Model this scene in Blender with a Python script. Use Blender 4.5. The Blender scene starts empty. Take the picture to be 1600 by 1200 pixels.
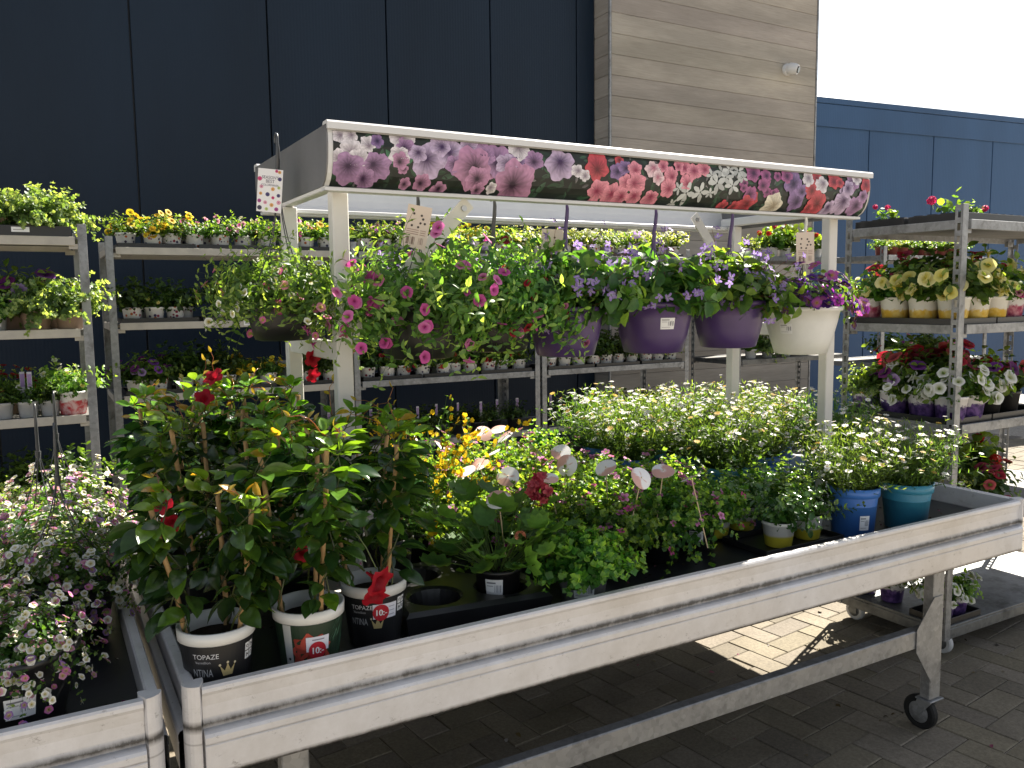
import bpy, math, random
import numpy as np

PI = math.pi
rng = np.random.default_rng(11)
random.seed(5)
scene = bpy.context.scene
col = scene.collection
GZ = -0.03            # ground level; X runs along the table, Y away from the viewer towards the building


def A(*x):
    return np.array(x, float)


def norm(v):
    v = np.asarray(v, float)
    return v / np.maximum(np.linalg.norm(v, axis=-1, keepdims=True), 1e-9)


# ------------------------------------------------------------------ mesh builder
class B:
    def __init__(s):
        s.v, s.c, s.f, s.n = [], [], [], 0

    def add(s, V, F, col=(1, 1, 1), mat=0, smooth=False):
        V = np.asarray(V, float).reshape(-1, 3)
        c = np.asarray(col, float)
        if c.ndim == 1:
            c = np.tile(c, (len(V), 1))
        s.v.append(V)
        s.c.append(c.reshape(-1, 3))
        if isinstance(F, np.ndarray):
            F = [F]
        for f in F:
            f = np.asarray(f, int)
            if f.ndim == 1:
                f = f[None]
            s.f.append((f + s.n, mat, smooth))
        s.n += len(V)
        return s

    def poly(s, V, col=(1, 1, 1), mat=0):
        return s.add(V, np.arange(len(V)), col, mat)

    def mesh(s, name, mats):
        V = np.concatenate(s.v)
        C = np.concatenate(s.c)
        loops = np.concatenate([f.ravel() for f, _, _ in s.f])
        tot = np.concatenate([np.full(len(f), f.shape[1]) for f, _, _ in s.f])
        mi = np.concatenate([np.full(len(f), m) for f, m, _ in s.f])
        sm = np.concatenate([np.full(len(f), k) for f, _, k in s.f])
        me = bpy.data.meshes.new(name)
        me.vertices.add(len(V))
        me.vertices.foreach_set('co', V.ravel().astype(np.float32))
        me.loops.add(len(loops))
        me.loops.foreach_set('vertex_index', loops.astype(np.int32))
        me.polygons.add(len(tot))
        st = np.concatenate([[0], np.cumsum(tot)[:-1]])
        me.polygons.foreach_set('loop_start', st.astype(np.int32))
        me.polygons.foreach_set('loop_total', tot.astype(np.int32))
        me.polygons.foreach_set('material_index', mi.astype(np.int32))
        me.polygons.foreach_set('use_smooth', sm.astype(bool))
        a = me.color_attributes.new('Col', 'FLOAT_COLOR', 'POINT')
        cc = np.ones((len(V), 4), np.float32)
        cc[:, :3] = C
        a.data.foreach_set('color', cc.ravel())
        me.update(calc_edges=True)
        me.validate()
        for m in (mats if isinstance(mats, (list, tuple)) else [mats]):
            me.materials.append(m)
        return me

    def obj(s, name, mats, parent=None, loc=(0, 0, 0)):
        return link(name, s.mesh(name, mats), parent, loc)


def link(name, me, parent=None, loc=(0, 0, 0), rot=0, scale=1):
    o = bpy.data.objects.new(name, me)
    col.objects.link(o)
    o.location = loc
    o.rotation_euler = (0, 0, rot)
    o.scale = (scale,) * 3 if np.isscalar(scale) else scale
    if parent is not None:
        o.parent = parent
    return o


USED = {}


def tag(o, label, cat, group=None, kind=None):
    n = len(label.split())
    if not 4 <= n <= 16:
        print('LABELLEN', n, label)
    if label in USED:
        print('DUP', label)
    USED[label] = 1
    o['label'] = label
    o['category'] = cat
    if group:
        o['group'] = group
    if kind:
        o['kind'] = kind
    return o


def thing(name, label, cat, loc=(0, 0, 0), group=None, rot=0, scale=1):
    o = link(name, None, None, loc, rot, scale)
    o.empty_display_size = .05
    return tag(o, label, cat, group)


def struct(o):
    o['kind'] = 'structure'
    return o


def copy_tree(o, parent=None):
    c = o.copy()
    col.objects.link(c)
    if parent is not None:
        c.parent = parent
    for ch in list(o.children):
        copy_tree(ch, c)
    return c


BOXF = np.array([[0, 3, 2, 1], [4, 5, 6, 7], [0, 1, 5, 4], [1, 2, 6, 5], [2, 3, 7, 6], [3, 0, 4, 7]])


def box(b, x0, x1, y0, y1, z0, z1, mat=0, c=(1, 1, 1)):
    V = [(x0, y0, z0), (x1, y0, z0), (x1, y1, z0), (x0, y1, z0), (x0, y0, z1), (x1, y0, z1), (x1, y1, z1), (x0, y1, z1)]
    return b.add(V, BOXF, c, mat)


def bbox(b, x0, x1, y0, y1, z0, z1, r=.003, mat=0, c=(1, 1, 1)):
    """a box with chamfered edges"""
    X, Y, Z = (x0, x1), (y0, y1), (z0, z1)
    cx, cy, cz = (x0 + x1) / 2, (y0 + y1) / 2, (z0 + z1) / 2
    V, idx = [], {}
    for i in (0, 1):
        for j in (0, 1):
            for k in (0, 1):
                sx, sy, sz = (1 - 2 * i) * r, (1 - 2 * j) * r, (1 - 2 * k) * r
                idx[i, j, k] = len(V)
                V += [(X[i], Y[j] + sy, Z[k] + sz), (X[i] + sx, Y[j], Z[k] + sz), (X[i] + sx, Y[j] + sy, Z[k])]
    F4, F3 = [], []
    for i in (0, 1):
        F4.append([idx[i, 0, 0], idx[i, 1, 0], idx[i, 1, 1], idx[i, 0, 1]][::(1 if i else -1)])
        F4.append([idx[0, i, 0] + 1, idx[1, i, 0] + 1, idx[1, i, 1] + 1, idx[0, i, 1] + 1][::(-1 if i else 1)])
        F4.append([idx[0, 0, i] + 2, idx[1, 0, i] + 2, idx[1, 1, i] + 2, idx[0, 1, i] + 2][::(1 if i else -1)])
    for a in (0, 1):
        for d in (0, 1):
            F4.append([idx[a, d, 0], idx[a, d, 1], idx[a, d, 1] + 1, idx[a, d, 0] + 1])
            F4.append([idx[a, 0, d], idx[a, 1, d], idx[a, 1, d] + 2, idx[a, 0, d] + 2])
            F4.append([idx[0, a, d] + 1, idx[1, a, d] + 1, idx[1, a, d] + 2, idx[0, a, d] + 2])
    V = np.array(V)
    ctr = A(cx, cy, cz)
    for i in (0, 1):
        for j in (0, 1):
            for k in (0, 1):
                q = idx[i, j, k]
                F3.append([q, q + 1, q + 2])

    def fix(f):
        p = V[f]
        nn = np.cross(p[1] - p[0], p[2] - p[0])
        return f if nn @ (p.mean(0) - ctr) > 0 else f[::-1]
    return b.add(V, [np.array([fix(f) for f in F4]), np.array([fix(f) for f in F3])], c, mat)


def frames(P):
    P = np.asarray(P, float)
    T = norm(np.gradient(P, axis=0))
    ref = A(0, 0, 1) if abs(T[0][2]) < .9 else A(1, 0, 0)
    N = []
    n = norm(np.cross(T[0], ref))
    for t in T:
        n = norm(n - t * (n @ t))
        N.append(n)
    N = np.array(N)
    return T, N, np.cross(T, N)


def tube(b, P, r, sides=6, c=(1, 1, 1), mat=0, cap=True):
    P = np.asarray(P, float)
    m = len(P)
    r = np.broadcast_to(np.asarray(r, float), (m,))
    T, N, Q = frames(P)
    a = np.arange(sides) * 2 * PI / sides
    V = P[:, None] + r[:, None, None] * (np.cos(a)[None, :, None] * N[:, None] + np.sin(a)[None, :, None] * Q[:, None])
    i = np.arange(m - 1)[:, None] * sides
    k = np.arange(sides)[None]
    k2 = (k + 1) % sides
    F = np.stack([i + k, i + k2, i + sides + k2, i + sides + k], -1).reshape(-1, 4)
    Fs = [F]
    b.add(V.reshape(-1, 3), Fs, c, mat, True)
    if cap:
        b.poly(V[0][::-1], c, mat)
        b.poly(V[-1], c, mat)
    return b


def bar(b, p0, p1, w, t, side, mat=0, c=(1, 1, 1)):
    """flat bar from p0 to p1: width w along 'side', thickness t"""
    p0, p1 = A(*p0), A(*p1)
    d = norm(p1 - p0)
    s = norm(A(*side) - d * (A(*side) @ d)) * w / 2
    u = norm(np.cross(d, s)) * t / 2
    V = [p0 - s - u, p0 + s - u, p0 + s + u, p0 - s + u, p1 - s - u, p1 + s - u, p1 + s + u, p1 - s + u]
    return b.add(V, BOXF, c, mat)


def lathe(b, prof, seg=28, c=(1, 1, 1), mat=0, close_bottom=True, smooth=True):
    prof = np.asarray(prof, float)
    m = len(prof)
    a = np.arange(seg) * 2 * PI / seg
    V = np.stack([prof[:, 0, None] * np.cos(a), prof[:, 0, None] * np.sin(a), np.repeat(prof[:, 1, None], seg, 1)], -1)
    i = np.arange(m - 1)[:, None] * seg
    k = np.arange(seg)[None]
    k2 = (k + 1) % seg
    F = np.stack([i + k, i + k2, i + seg + k2, i + seg + k], -1).reshape(-1, 4)
    b.add(V.reshape(-1, 3), F, c, mat, smooth)
    if close_bottom:
        b.poly(V[0][::-1], c, mat)
    return b


def extrude_x(b, prof, x0, x1, mat=0, c=(1, 1, 1), caps=True):
    """closed (y,z) profile swept along x"""
    p = np.asarray(prof, float)
    m = len(p)
    V = np.concatenate([np.c_[np.full(m, x0), p], np.c_[np.full(m, x1), p]])
    k = np.arange(m)
    k2 = (k + 1) % m
    F = np.stack([k, k + m, k2 + m, k2], -1)
    b.add(V, F, c, mat)
    if caps:
        b.poly(V[:m], c, mat)
        b.poly(V[m:][::-1], c, mat)
    return b


# ------------------------------------------------------------------ materials
class N:
    def __init__(s, name):
        s.m = bpy.data.materials.new(name)
        s.m.use_nodes = True
        s.t = s.m.node_tree
        s.t.nodes.clear()
        s.out = s.t.nodes.new('ShaderNodeOutputMaterial')

    def n(s, typ, **kw):
        x = s.t.nodes.new('ShaderNode' + typ)
        for k, v in kw.items():
            if k.startswith('i_'):
                x.inputs[k[2:].replace('_', ' ')].default_value = v
            else:
                setattr(x, k, v)
        return x

    def l(s, a, ao, b, bi):
        s.t.links.new(a.outputs[ao], b.inputs[bi])
        return b

    def coord(s, scale=(1, 1, 1), out='Object', rot=(0, 0, 0)):
        tc = s.n('TexCoord')
        mp = s.n('Mapping')
        mp.inputs['Scale'].default_value = scale
        mp.inputs['Rotation'].default_value = rot
        s.l(tc, out, mp, 'Vector')
        return mp

    def noise(s, scale, detail=4, rough=.6, vec=None, dist=0):
        x = s.n('TexNoise')
        x.inputs['Scale'].default_value = scale
        x.inputs['Detail'].default_value = detail
        x.inputs['Roughness'].default_value = rough
        x.inputs['Distortion'].default_value = dist
        if vec:
            s.l(vec, 'Vector', x, 'Vector')
        return x

    def ramp(s, src, so, pts):
        r = s.n('ValToRGB')
        e = r.color_ramp.elements
        while len(e) < len(pts):
            e.new(.5)
        for q, (p, c) in zip(e, pts):
            q.position = p
            q.color = (*c, 1) if len(c) == 3 else c
        s.l(src, so, r, 'Fac')
        return r

    def mix(s, fac, a, b, blend='MIX'):
        x = s.n('MixRGB', blend_type=blend)
        for v, i in ((fac, 'Fac'), (a, 'Color1'), (b, 'Color2')):
            if isinstance(v, tuple) and hasattr(v[0], 'outputs'):
                s.t.links.new(v[0].outputs[v[1]], x.inputs[i])
            elif i == 'Fac':
                x.inputs[i].default_value = v
            else:
                x.inputs[i].default_value = (*v, 1)
        return x

    def math(s, op, a, b=None, clamp=False):
        x = s.n('Math', operation=op, use_clamp=clamp)
        for i, v in ((0, a), (1, b)):
            if v is None:
                continue
            if isinstance(v, tuple):
                s.t.links.new(v[0].outputs[v[1]], x.inputs[i])
            else:
                x.inputs[i].default_value = v
        return x

    def pbsdf(s, color=None, rough=.5, metal=0, spec=.5, bump=None, bdist=.002, bstr=.4):
        p = s.n('BsdfPrincipled')
        p.inputs['Metallic'].default_value = metal
        p.inputs['Specular IOR Level'].default_value = spec
        if isinstance(rough, tuple):
            s.t.links.new(rough[0].outputs[rough[1]], p.inputs['Roughness'])
        else:
            p.inputs['Roughness'].default_value = rough
        if isinstance(color, tuple) and hasattr(color[0], 'outputs'):
            s.t.links.new(color[0].outputs[color[1]], p.inputs['Base Color'])
        elif color is not None:
            p.inputs['Base Color'].default_value = (*color, 1)
        if bump:
            bn = s.n('Bump')
            bn.inputs['Distance'].default_value = bdist
            bn.inputs['Strength'].default_value = bstr
            s.t.links.new(bump[0].outputs[bump[1]], bn.inputs['Height'])
            s.l(bn, 'Normal', p, 'Normal')
        return p

    def done(s, sh, o='BSDF'):
        s.l(sh, o, s.out, 'Surface')
        return s.m


def plain(name, c, rough=.5, metal=0, spec=.5, var=.12, scale=14, bump=0):
    k = N(name)
    nz = k.noise(scale, 5, .65, k.coord())
    lo = tuple(x * (1 - var) for x in c)
    hi = tuple(min(1, x * (1 + var)) for x in c)
    r = k.ramp(nz, 'Fac', [(.3, lo), (.7, hi)])
    return k.done(k.pbsdf((r, 'Color'), rough, metal, spec, (nz, 'Fac') if bump else None, bump or .001))


def leaf_mat(name, rough, spec, trans, tint):
    k = N(name)
    at = k.n('Attribute', attribute_name='Col')
    oi = k.n('ObjectInfo')
    nz = k.noise(60, 2, .5, k.coord())
    v = k.ramp(nz, 'Fac', [(.3, (.75, .75, .75)), (.7, (1.2, 1.2, 1.2))])
    c1 = k.mix(1, (at, 'Color'), (v, 'Color'), 'MULTIPLY')
    hs = k.n('HueSaturation')
    hs.inputs['Saturation'].default_value = 1
    h = k.math('MULTIPLY_ADD', (oi, 'Random'), .03)
    h.inputs[2].default_value = .485
    k.l(h, 'Value', hs, 'Hue')
    vv = k.math('MULTIPLY_ADD', (oi, 'Random'), .35)
    vv.inputs[2].default_value = .83
    k.l(vv, 'Value', hs, 'Value')
    k.l(c1, 'Color', hs, 'Color')
    p = k.pbsdf((hs, 'Color'), rough, 0, spec)
    tr = k.n('BsdfTranslucent')
    tc = k.mix(1, (hs, 'Color'), tint, 'MULTIPLY')
    k.l(tc, 'Color', tr, 'Color')
    mx = k.n('MixShader')
    mx.inputs['Fac'].default_value = trans
    k.t.links.new(p.outputs['BSDF'], mx.inputs[1])
    k.t.links.new(tr.outputs['BSDF'], mx.inputs[2])
    return k.done(mx, 'Shader')


def petal_mat():
    k = N('petal')
    at = k.n('Attribute', attribute_name='Col')
    p = k.pbsdf((at, 'Color'), .6, 0, .25)
    tr = k.n('BsdfTranslucent')
    k.l(at, 'Color', tr, 'Color')
    mx = k.n('MixShader')
    mx.inputs['Fac'].default_value = .4
    k.t.links.new(p.outputs['BSDF'], mx.inputs[1])
    k.t.links.new(tr.outputs['BSDF'], mx.inputs[2])
    return k.done(mx, 'Shader')


def print_mat(name='printed', rough=.4):
    k = N(name)
    at = k.n('Attribute', attribute_name='Col')
    return k.done(k.pbsdf((at, 'Color'), rough, 0, .4))


def galv_mat(name, c=(.36, .37, .38), dirt=.5):
    k = N(name)
    co = k.coord()
    vo = k.n('TexVoronoi')
    vo.inputs['Scale'].default_value = 60
    k.l(co, 'Vector', vo, 'Vector')
    sp = k.ramp(vo, 'Color', [(0, tuple(x * .8 for x in c)), (1, tuple(x * 1.15 for x in c))])
    nz = k.noise(7, 6, .7, co)
    d = k.ramp(nz, 'Fac', [(.5, (1, 1, 1)), (.72, (1 - dirt, 1 - dirt * 1.05, 1 - dirt * 1.1))])
    m = k.mix(1, (sp, 'Color'), (d, 'Color'), 'MULTIPLY')
    rr = k.ramp(nz, 'Fac', [(.3, (.38, .38, .38)), (.7, (.62, .62, .62))])
    return k.done(k.pbsdf((m, 'Color'), (rr, 'Color'), .55, .5, (nz, 'Fac'), .0015))


def alu_mat():
    """weathered pale aluminium profile: beige dirt film, scuffs, specks and grime along the mouldings"""
    k = N('weathered_aluminium')
    co = k.coord()
    sx = k.n('SeparateXYZ')
    tc = k.n('TexCoord')
    k.l(tc, 'Object', sx, 'Vector')
    film = k.ramp(k.noise(1.1, 3, .5, co), 'Fac', [(.35, (.60, .57, .545)), (.65, (.60, .60, .625))])
    cl = k.ramp(k.noise(7, 6, .7, co), 'Fac', [(.35, (.88, .87, .85)), (.6, (1.03, 1.03, 1.03))])
    m1 = k.mix(1, (film, 'Color'), (cl, 'Color'), 'MULTIPLY')
    sp = k.ramp(k.noise(30, 7, .85, k.coord((1, 1.6, 1.6))), 'Fac', [(.595, (1, 1, 1)), (.68, (.34, .32, .30))])
    m2 = k.mix(.8, (m1, 'Color'), (sp, 'Color'), 'MULTIPLY')
    sm = k.ramp(k.noise(4, 5, .8, k.coord((1, 1, 3), rot=(0, .3, 0))), 'Fac', [(.60, (1, 1, 1)), (.74, (.70, .67, .62))])
    m3 = k.mix(.8, (m2, 'Color'), (sm, 'Color'), 'MULTIPLY')
    gz = k.noise(34, 6, .75, k.coord((1, 1, .4)))
    big = k.noise(2.4, 4, .6, co)
    amt = k.math('MULTIPLY', (gz, 'Fac'), (big, 'Fac'))
    out = m3
    for lev, up, wid in ((.703, 1, .014), (.600, 1, .012), (.668, 0, .003)):
        d = k.math('SUBTRACT', (sx, 'Z'), lev)
        d = k.math('ABSOLUTE', (d, 'Value'))
        f = k.math('DIVIDE', (d, 'Value'), wid)
        f = k.math('SUBTRACT', 1.0, (f, 'Value'), True)
        f = k.math('MULTIPLY', (f, 'Value'), (amt, 'Value'))
        f = k.math('MULTIPLY', (f, 'Value'), 4.4 if up else 1.8, True)
        out = k.mix((f, 'Value'), (out, 'Color'), (.07, .065, .06))
    return k.done(k.pbsdf((out, 'Color'), .40, .15, .5, (gz, 'Fac'), .0012))


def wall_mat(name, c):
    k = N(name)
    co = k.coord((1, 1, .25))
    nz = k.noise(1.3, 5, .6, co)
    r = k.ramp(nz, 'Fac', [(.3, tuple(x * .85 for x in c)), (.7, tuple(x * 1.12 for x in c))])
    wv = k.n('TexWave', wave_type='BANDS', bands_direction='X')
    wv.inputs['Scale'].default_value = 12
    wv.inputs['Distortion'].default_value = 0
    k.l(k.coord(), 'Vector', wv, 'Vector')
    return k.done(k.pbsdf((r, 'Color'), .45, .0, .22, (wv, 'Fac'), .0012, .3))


def wood_mat():
    k = N('weathered_cladding')
    tc = k.n('TexCoord')
    at = k.n('Attribute', attribute_name='Col')
    g = k.noise(6, 8, .7, k.coord((.8, .8, 14)))
    gr = k.ramp(g, 'Fac', [(.25, (.27, .24, .21)), (.5, (.33, .30, .265)), (.78, (.38, .355, .32))])
    pt = k.ramp(k.noise(1.1, 4, .6, k.coord((.6, .6, 3.0))), 'Fac', [(.42, (.80, .80, .80)), (.62, (1.05, 1.05, 1.05)), (.76, (1.3, 1.29, 1.26))])
    m = k.mix(1, (gr, 'Color'), (pt, 'Color'), 'MULTIPLY')
    m2 = k.mix(1, (m, 'Color'), (at, 'Color'), 'MULTIPLY')
    return k.done(k.pbsdf((m2, 'Color'), .7, 0, .3, (g, 'Fac'), .003))


def brick_mat():
    k = N('concrete_paver')
    at = k.n('Attribute', attribute_name='Col')
    nz = k.noise(90, 6, .75, k.coord())
    r = k.ramp(nz, 'Fac', [(.3, (.62, .62, .62)), (.7, (1.25, 1.25, 1.25))])
    m = k.mix(1, (at, 'Color'), (r, 'Color'), 'MULTIPLY')
    st = k.ramp(k.noise(2.2, 5, .65, k.coord()), 'Fac', [(.4, (1, 1, 1)), (.7, (.7, .69, .67))])
    m2 = k.mix(1, (m, 'Color'), (st, 'Color'), 'MULTIPLY')
    return k.done(k.pbsdf((m2, 'Color'), .85, 0, .3, (nz, 'Fac'), .002))


def spotted_mat():
    """white printed pot scattered with small multicoloured blots"""
    k = N('spotted_pot')
    oi = k.n('ObjectInfo')
    co = k.coord()
    ad = k.n('VectorMath', operation='MULTIPLY_ADD')
    k.l(co, 'Vector', ad, 0)
    ad.inputs[1].default_value = (1, 1, 1)
    cb = k.n('CombineXYZ')
    k.l(k.math('MULTIPLY', (oi, 'Random'), 7), 'Value', cb, 'X')
    k.l(cb, 'Vector', ad, 2)
    vo = k.n('TexVoronoi')
    vo.inputs['Scale'].default_value = 38
    k.l(ad, 'Vector', vo, 'Vector')
    dots = k.ramp(vo, 'Distance', [(.26, (1, 1, 1)), (.32, (0, 0, 0))])
    hs = k.ramp(vo, 'Color', [(0, (.03, .02, .06)), (.3, (.25, .02, .05)), (.5, (.04, .03, .10)), (.7, (.45, .12, .03)), (1, (.05, .05, .05))])
    hs.color_ramp.interpolation = 'CONSTANT'
    m = k.mix((dots, 'Color'), (.70, .70, .69), (hs, 'Color'))
    return k.done(k.pbsdf((m, 'Color'), .4, 0, .4))


def band_pot_mat(name, top, bottom, level, wob, extra=None):
    """printed pot: pale top and a coloured wavy lower part"""
    k = N(name)
    co = k.coord()
    sx = k.n('SeparateXYZ')
    tc = k.n('TexCoord')
    k.l(tc, 'Object', sx, 'Vector')
    nz = k.noise(26, 4, .6, co, 1.0)
    z = k.math('MULTIPLY_ADD', (nz, 'Fac'), wob)
    k.l(sx, 'Z', z, 2)
    st = k.ramp(k.math('MULTIPLY', (z, 'Value'), 5), 'Value', [(level * 5 - .02, (1, 1, 1)), (level * 5 + .02, (0, 0, 0))])
    n2 = k.noise(40, 3, .6, co)
    bc = k.ramp(n2, 'Fac', [(.4, bottom), (.62, extra or bottom)])
    m = k.mix((st, 'Color'), top, (bc, 'Color'))
    return k.done(k.pbsdf((m, 'Color'), .4, 0, .4))


M = dict(
    leaf=leaf_mat('leaf_matte', .45, .4, .45, (3.1, 2.7, .9)),
    gloss=leaf_mat('leaf_glossy', .2, .6, .36, (3.0, 2.6, .7)),
    petal=petal_mat(),
    printed=print_mat(),
    galv=galv_mat('galvanised_steel', (.27, .275, .28)),
    galv_dark=galv_mat('dull_galvanised_steel', (.15, .155, .155), .6),
    alu=alu_mat(),
    cream=plain('cream_painted_steel', (.58, .565, .53), .45, 0, .5, .08, 5),
    white=plain('white_coated_sheet', (.60, .60, .60), .4, 0, .5, .05, 4),
    grey=plain('grey_end_sheet', (.17, .17, .175), .5, .2, .5, .1, 6),
    black=plain('black_plastic', (.012, .012, .013), .38, 0, .5, .3, 12),
    rubber=plain('black_rubber', (.012, .012, .012), .7, 0, .3, .3, 30),
    liner=plain('black_tray_liner', (.014, .015, .017), .33, 0, .5, .4, 8, .002),
    soil=plain('potting_soil', (.022, .014, .009), .95, 0, .2, .8, 160, .006),
    bamboo=plain('bamboo', (.36, .22, .09), .55, 0, .4, .3, 40),
    stick=plain('wood_stick', (.55, .42, .26), .6, 0, .3, .15, 40),
    purple=plain('purple_plastic', (.060, .032, .125), .35, 0, .5, .12, 10),
    blue=plain('blue_plastic', (.045, .16, .50), .4, 0, .5, .1, 10),
    teal=plain('teal_plastic', (.035, .21, .33), .4, 0, .5, .1, 10),
    white_pot=plain('white_plastic', (.66, .66, .64), .38, 0, .5, .06, 10),
    grey_pot=plain('grey_plastic', (.20, .20, .20), .45, 0, .5, .1, 12),
    pale_pot=plain('pale_grey_plastic', (.45, .45, .45), .45, 0, .5, .1, 12),
    clay_pot=plain('buff_plastic', (.42, .29, .21), .5, 0, .4, .12, 12),
    red_pot=plain('dull_red_plastic', (.20, .05, .04), .5, 0, .4, .12, 12),
    wire=plain('dark_grey_plastic', (.05, .052, .055), .35, 0, .5, .2, 20),
    spotted=spotted_mat(),
    yellow_print=band_pot_mat('yellow_printed_pot', (.68, .67, .62), (.60, .38, .05), .090, .06, (.68, .52, .16)),
    violet_print=band_pot_mat('violet_printed_pot', (.66, .65, .66), (.035, .02, .10), .108, .07, (.16, .09, .28)),
    pink_print=band_pot_mat('pink_printed_pot', (.66, .65, .66), (.30, .03, .09), .105, .07, (.55, .25, .3)),
    red_print=band_pot_mat('red_printed_pot', (.68, .67, .66), (.45, .02, .03), .09, .05, (.6, .4, .4)),
    yellow_base=band_pot_mat('white_yellow_pot', (.68, .68, .64), (.62, .55, .05), .040, .004),
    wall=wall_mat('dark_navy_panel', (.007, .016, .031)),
    wall2=wall_mat('flare_tinted_panel', (.038, .086, .18)),  # lens flare over this wall is put into its lighter, bluer base colour
    wood=wood_mat(),
    brick=brick_mat(),
    joint=plain('joint_sand', (.36, .32, .265), .95, 0, .2, .3, 40),
    steel=plain('brushed_steel', (.5, .5, .5), .3, .9, .5, .1, 20),
    deck=plain('shelf_board', (.16, .155, .145), .7, 0, .3, .2, 9),
    slat=plain('pale_shelf_edge', (.42, .39, .34), .55, .1, .4, .15, 9),
    lens=plain('dark_glass', (.01, .012, .016), .1, 0, .6, .1, 5),
)

# ------------------------------------------------------------------ leaf and flower templates (unit length along +Y, face +Z)


class T:
    def __init__(s, v, f, t=None):
        s.v = np.asarray(v, float)
        s.f = [np.asarray(x, int) for x in f]
        s.t = np.zeros(len(s.v)) if t is None else np.asarray(t, float)


def leaf_grid(w, rows, curl=.25, fold=.12, tipw=.0, pos=.45, wave=0):
    """leaf with midrib; w half width, curl downwards along its length"""
    V, Fq = [], []
    for i in range(rows + 1):
        y = i / rows
        hw = w * (math.sin(PI * min(1, max(0, y ** (math.log(.5) / math.log(pos))))) ** .8) + (.015 if i else 0)
        if i == rows:
            hw = tipw
        z = -curl * y * y
        wv = wave * math.sin(i * 2.1)
        V += [(-hw, y, z + fold * hw / w + wv), (0, y, z), (hw, y, z + fold * hw / w - wv)]
    for i in range(rows):
        a = i * 3
        Fq += [[a, a + 1, a + 4, a + 3], [a + 1, a + 2, a + 5, a + 4]]
    return T(V, [Fq])


L_TINY = T([(0, 0, 0), (-.3, .5, .08), (0, 1, -.1), (.3, .5, .08), (0, .5, -.02)], [[[0, 4, 1], [1, 4, 2], [0, 3, 4], [4, 3, 2]]])
L_NEEDLE = T([(-.06, 0, 0), (.06, 0, 0), (.09, .5, .03), (0, 1, -.05), (-.09, .5, .03)], [[[0, 1, 2, 4]], [[4, 2, 3]]])
L_OVAL = leaf_grid(.30, 4, .22, .10)
L_BIG = leaf_grid(.27, 6, .30, .09, .0, .48)
L_FLESH = leaf_grid(.36, 4, .30, .14, .03, .5)
L_SPEAR = leaf_grid(.19, 4, .25, .08)


def scallop(nl, amp, cup=.15, rings=1):
    n = nl * 2
    V = [(0, .42, 0)]
    t = [0]
    for i in range(n):
        a = -PI / 2 + (i + .5) * 2 * PI / n
        r = .5 * (1 + (amp if i % 2 else -amp))
        notch = .75 if i in (0, n - 1) else 1
        V.append((r * math.cos(a) * notch, .5 + r * math.sin(a), cup * (1 if i % 2 else .55) * .5))
        t.append(1)
    F = [[0, 1 + i, 1 + (i + 1) % n] for i in range(n)]
    return T(V, [F], t)


L_CRISP = scallop(4, .18, .35)
L_ROUND = scallop(7, .07, .18)
L_LOBE = scallop(9, .07, .42)


def rings(nr, prof, lobes, lobe_amp, wave=0, sharp=1.0):
    """flower face: concentric rings; prof = [(r, z, t)], lobed on the outer rings"""
    V, F, t = [], [], []
    for j, (r, z, tt) in enumerate(prof):
        for i in range(nr):
            a = i * 2 * PI / nr
            k = (r / prof[-1][0]) ** 2
            s = abs(math.cos(a * lobes / 2)) ** sharp
            rr = r * (1 - lobe_amp * k * (1 - s))
            V.append((rr * math.cos(a), rr * math.sin(a), z + wave * k * math.cos(a * lobes + j)))
            t.append(tt)
    for j in range(len(prof) - 1):
        for i in range(nr):
            i2 = (i + 1) % nr
            F.append([j * nr + i, j * nr + i2, (j + 1) * nr + i2, (j + 1) * nr + i])
    return T(V, [F], t)


F_PETUNIA = rings(15, [(.05, -.75, 0), (.16, -.35, 0), (.30, -.08, .25), (.68, .04, .8), (1, .0, 1)], 5, .16, .07)
F_SMALL = rings(15, [(.04, -.35, 0), (.26, -.02, .3), (1, .05, 1)], 5, .24, .05)
F_TRUMPET = rings(20, [(.07, -1.15, .9), (.10, -.75, .9), (.22, -.42, .8), (.30, -.15, .55), (.62, .05, .9), (1, -.02, 1)], 5, .30, .12, .8)


def daisy_t(n=9):
    V, F, t = [], [], []
    for i in range(n):
        a = i * 2 * PI / n
        d = A(math.cos(a), math.sin(a), 0)
        s = A(-math.sin(a), math.cos(a), 0)
        k = len(V)
        for r, w, z in ((.2, .09, .0), (.7, .2, .12), (1, .1, .1)):
            V += [d * r - s * w + A(0, 0, z), d * r + s * w + A(0, 0, z)]
            t += [1, 1]
        F += [[k, k + 1, k + 3, k + 2], [k + 2, k + 3, k + 5, k + 4]]
    k = len(V)
    for i in range(8):
        a = i * PI / 4
        V.append((.26 * math.cos(a), .26 * math.sin(a), .04))
        t.append(0)
    V.append((0, 0, .14))
    t.append(0)
    return T(V, [F, [[k + i, k + (i + 1) % 8, k + 8] for i in range(8)]], t)


F_DAISY = daisy_t(9)


def petals5(ws, dark=.35, asym=0):
    V, F, t = [], [], []
    for i in range(5):
        a = PI / 2 + i * 2 * PI / 5
        L = 1.0 + asym * (-math.sin(a))
        d = A(math.cos(a), math.sin(a), 0)
        s = A(-math.sin(a), math.cos(a), 0)
        k = len(V)
        V += [d * .06 - A(0, 0, .1), d * .5 * L - s * ws * .8 + A(0, 0, .02 * i), d * .95 * L - s * ws * .6 + A(0, 0, .02 * i), d * L * 1.05 + A(0, 0, .03),
              d * .95 * L + s * ws * .6 + A(0, 0, .02 * i), d * .5 * L + s * ws * .8 + A(0, 0, .02 * i)]
        t += [0, .7, 1, 1, 1, .7]
        F.append([k, k + 5, k + 4, k + 3, k + 2, k + 1])
    return T(V, [F], t)


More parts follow.
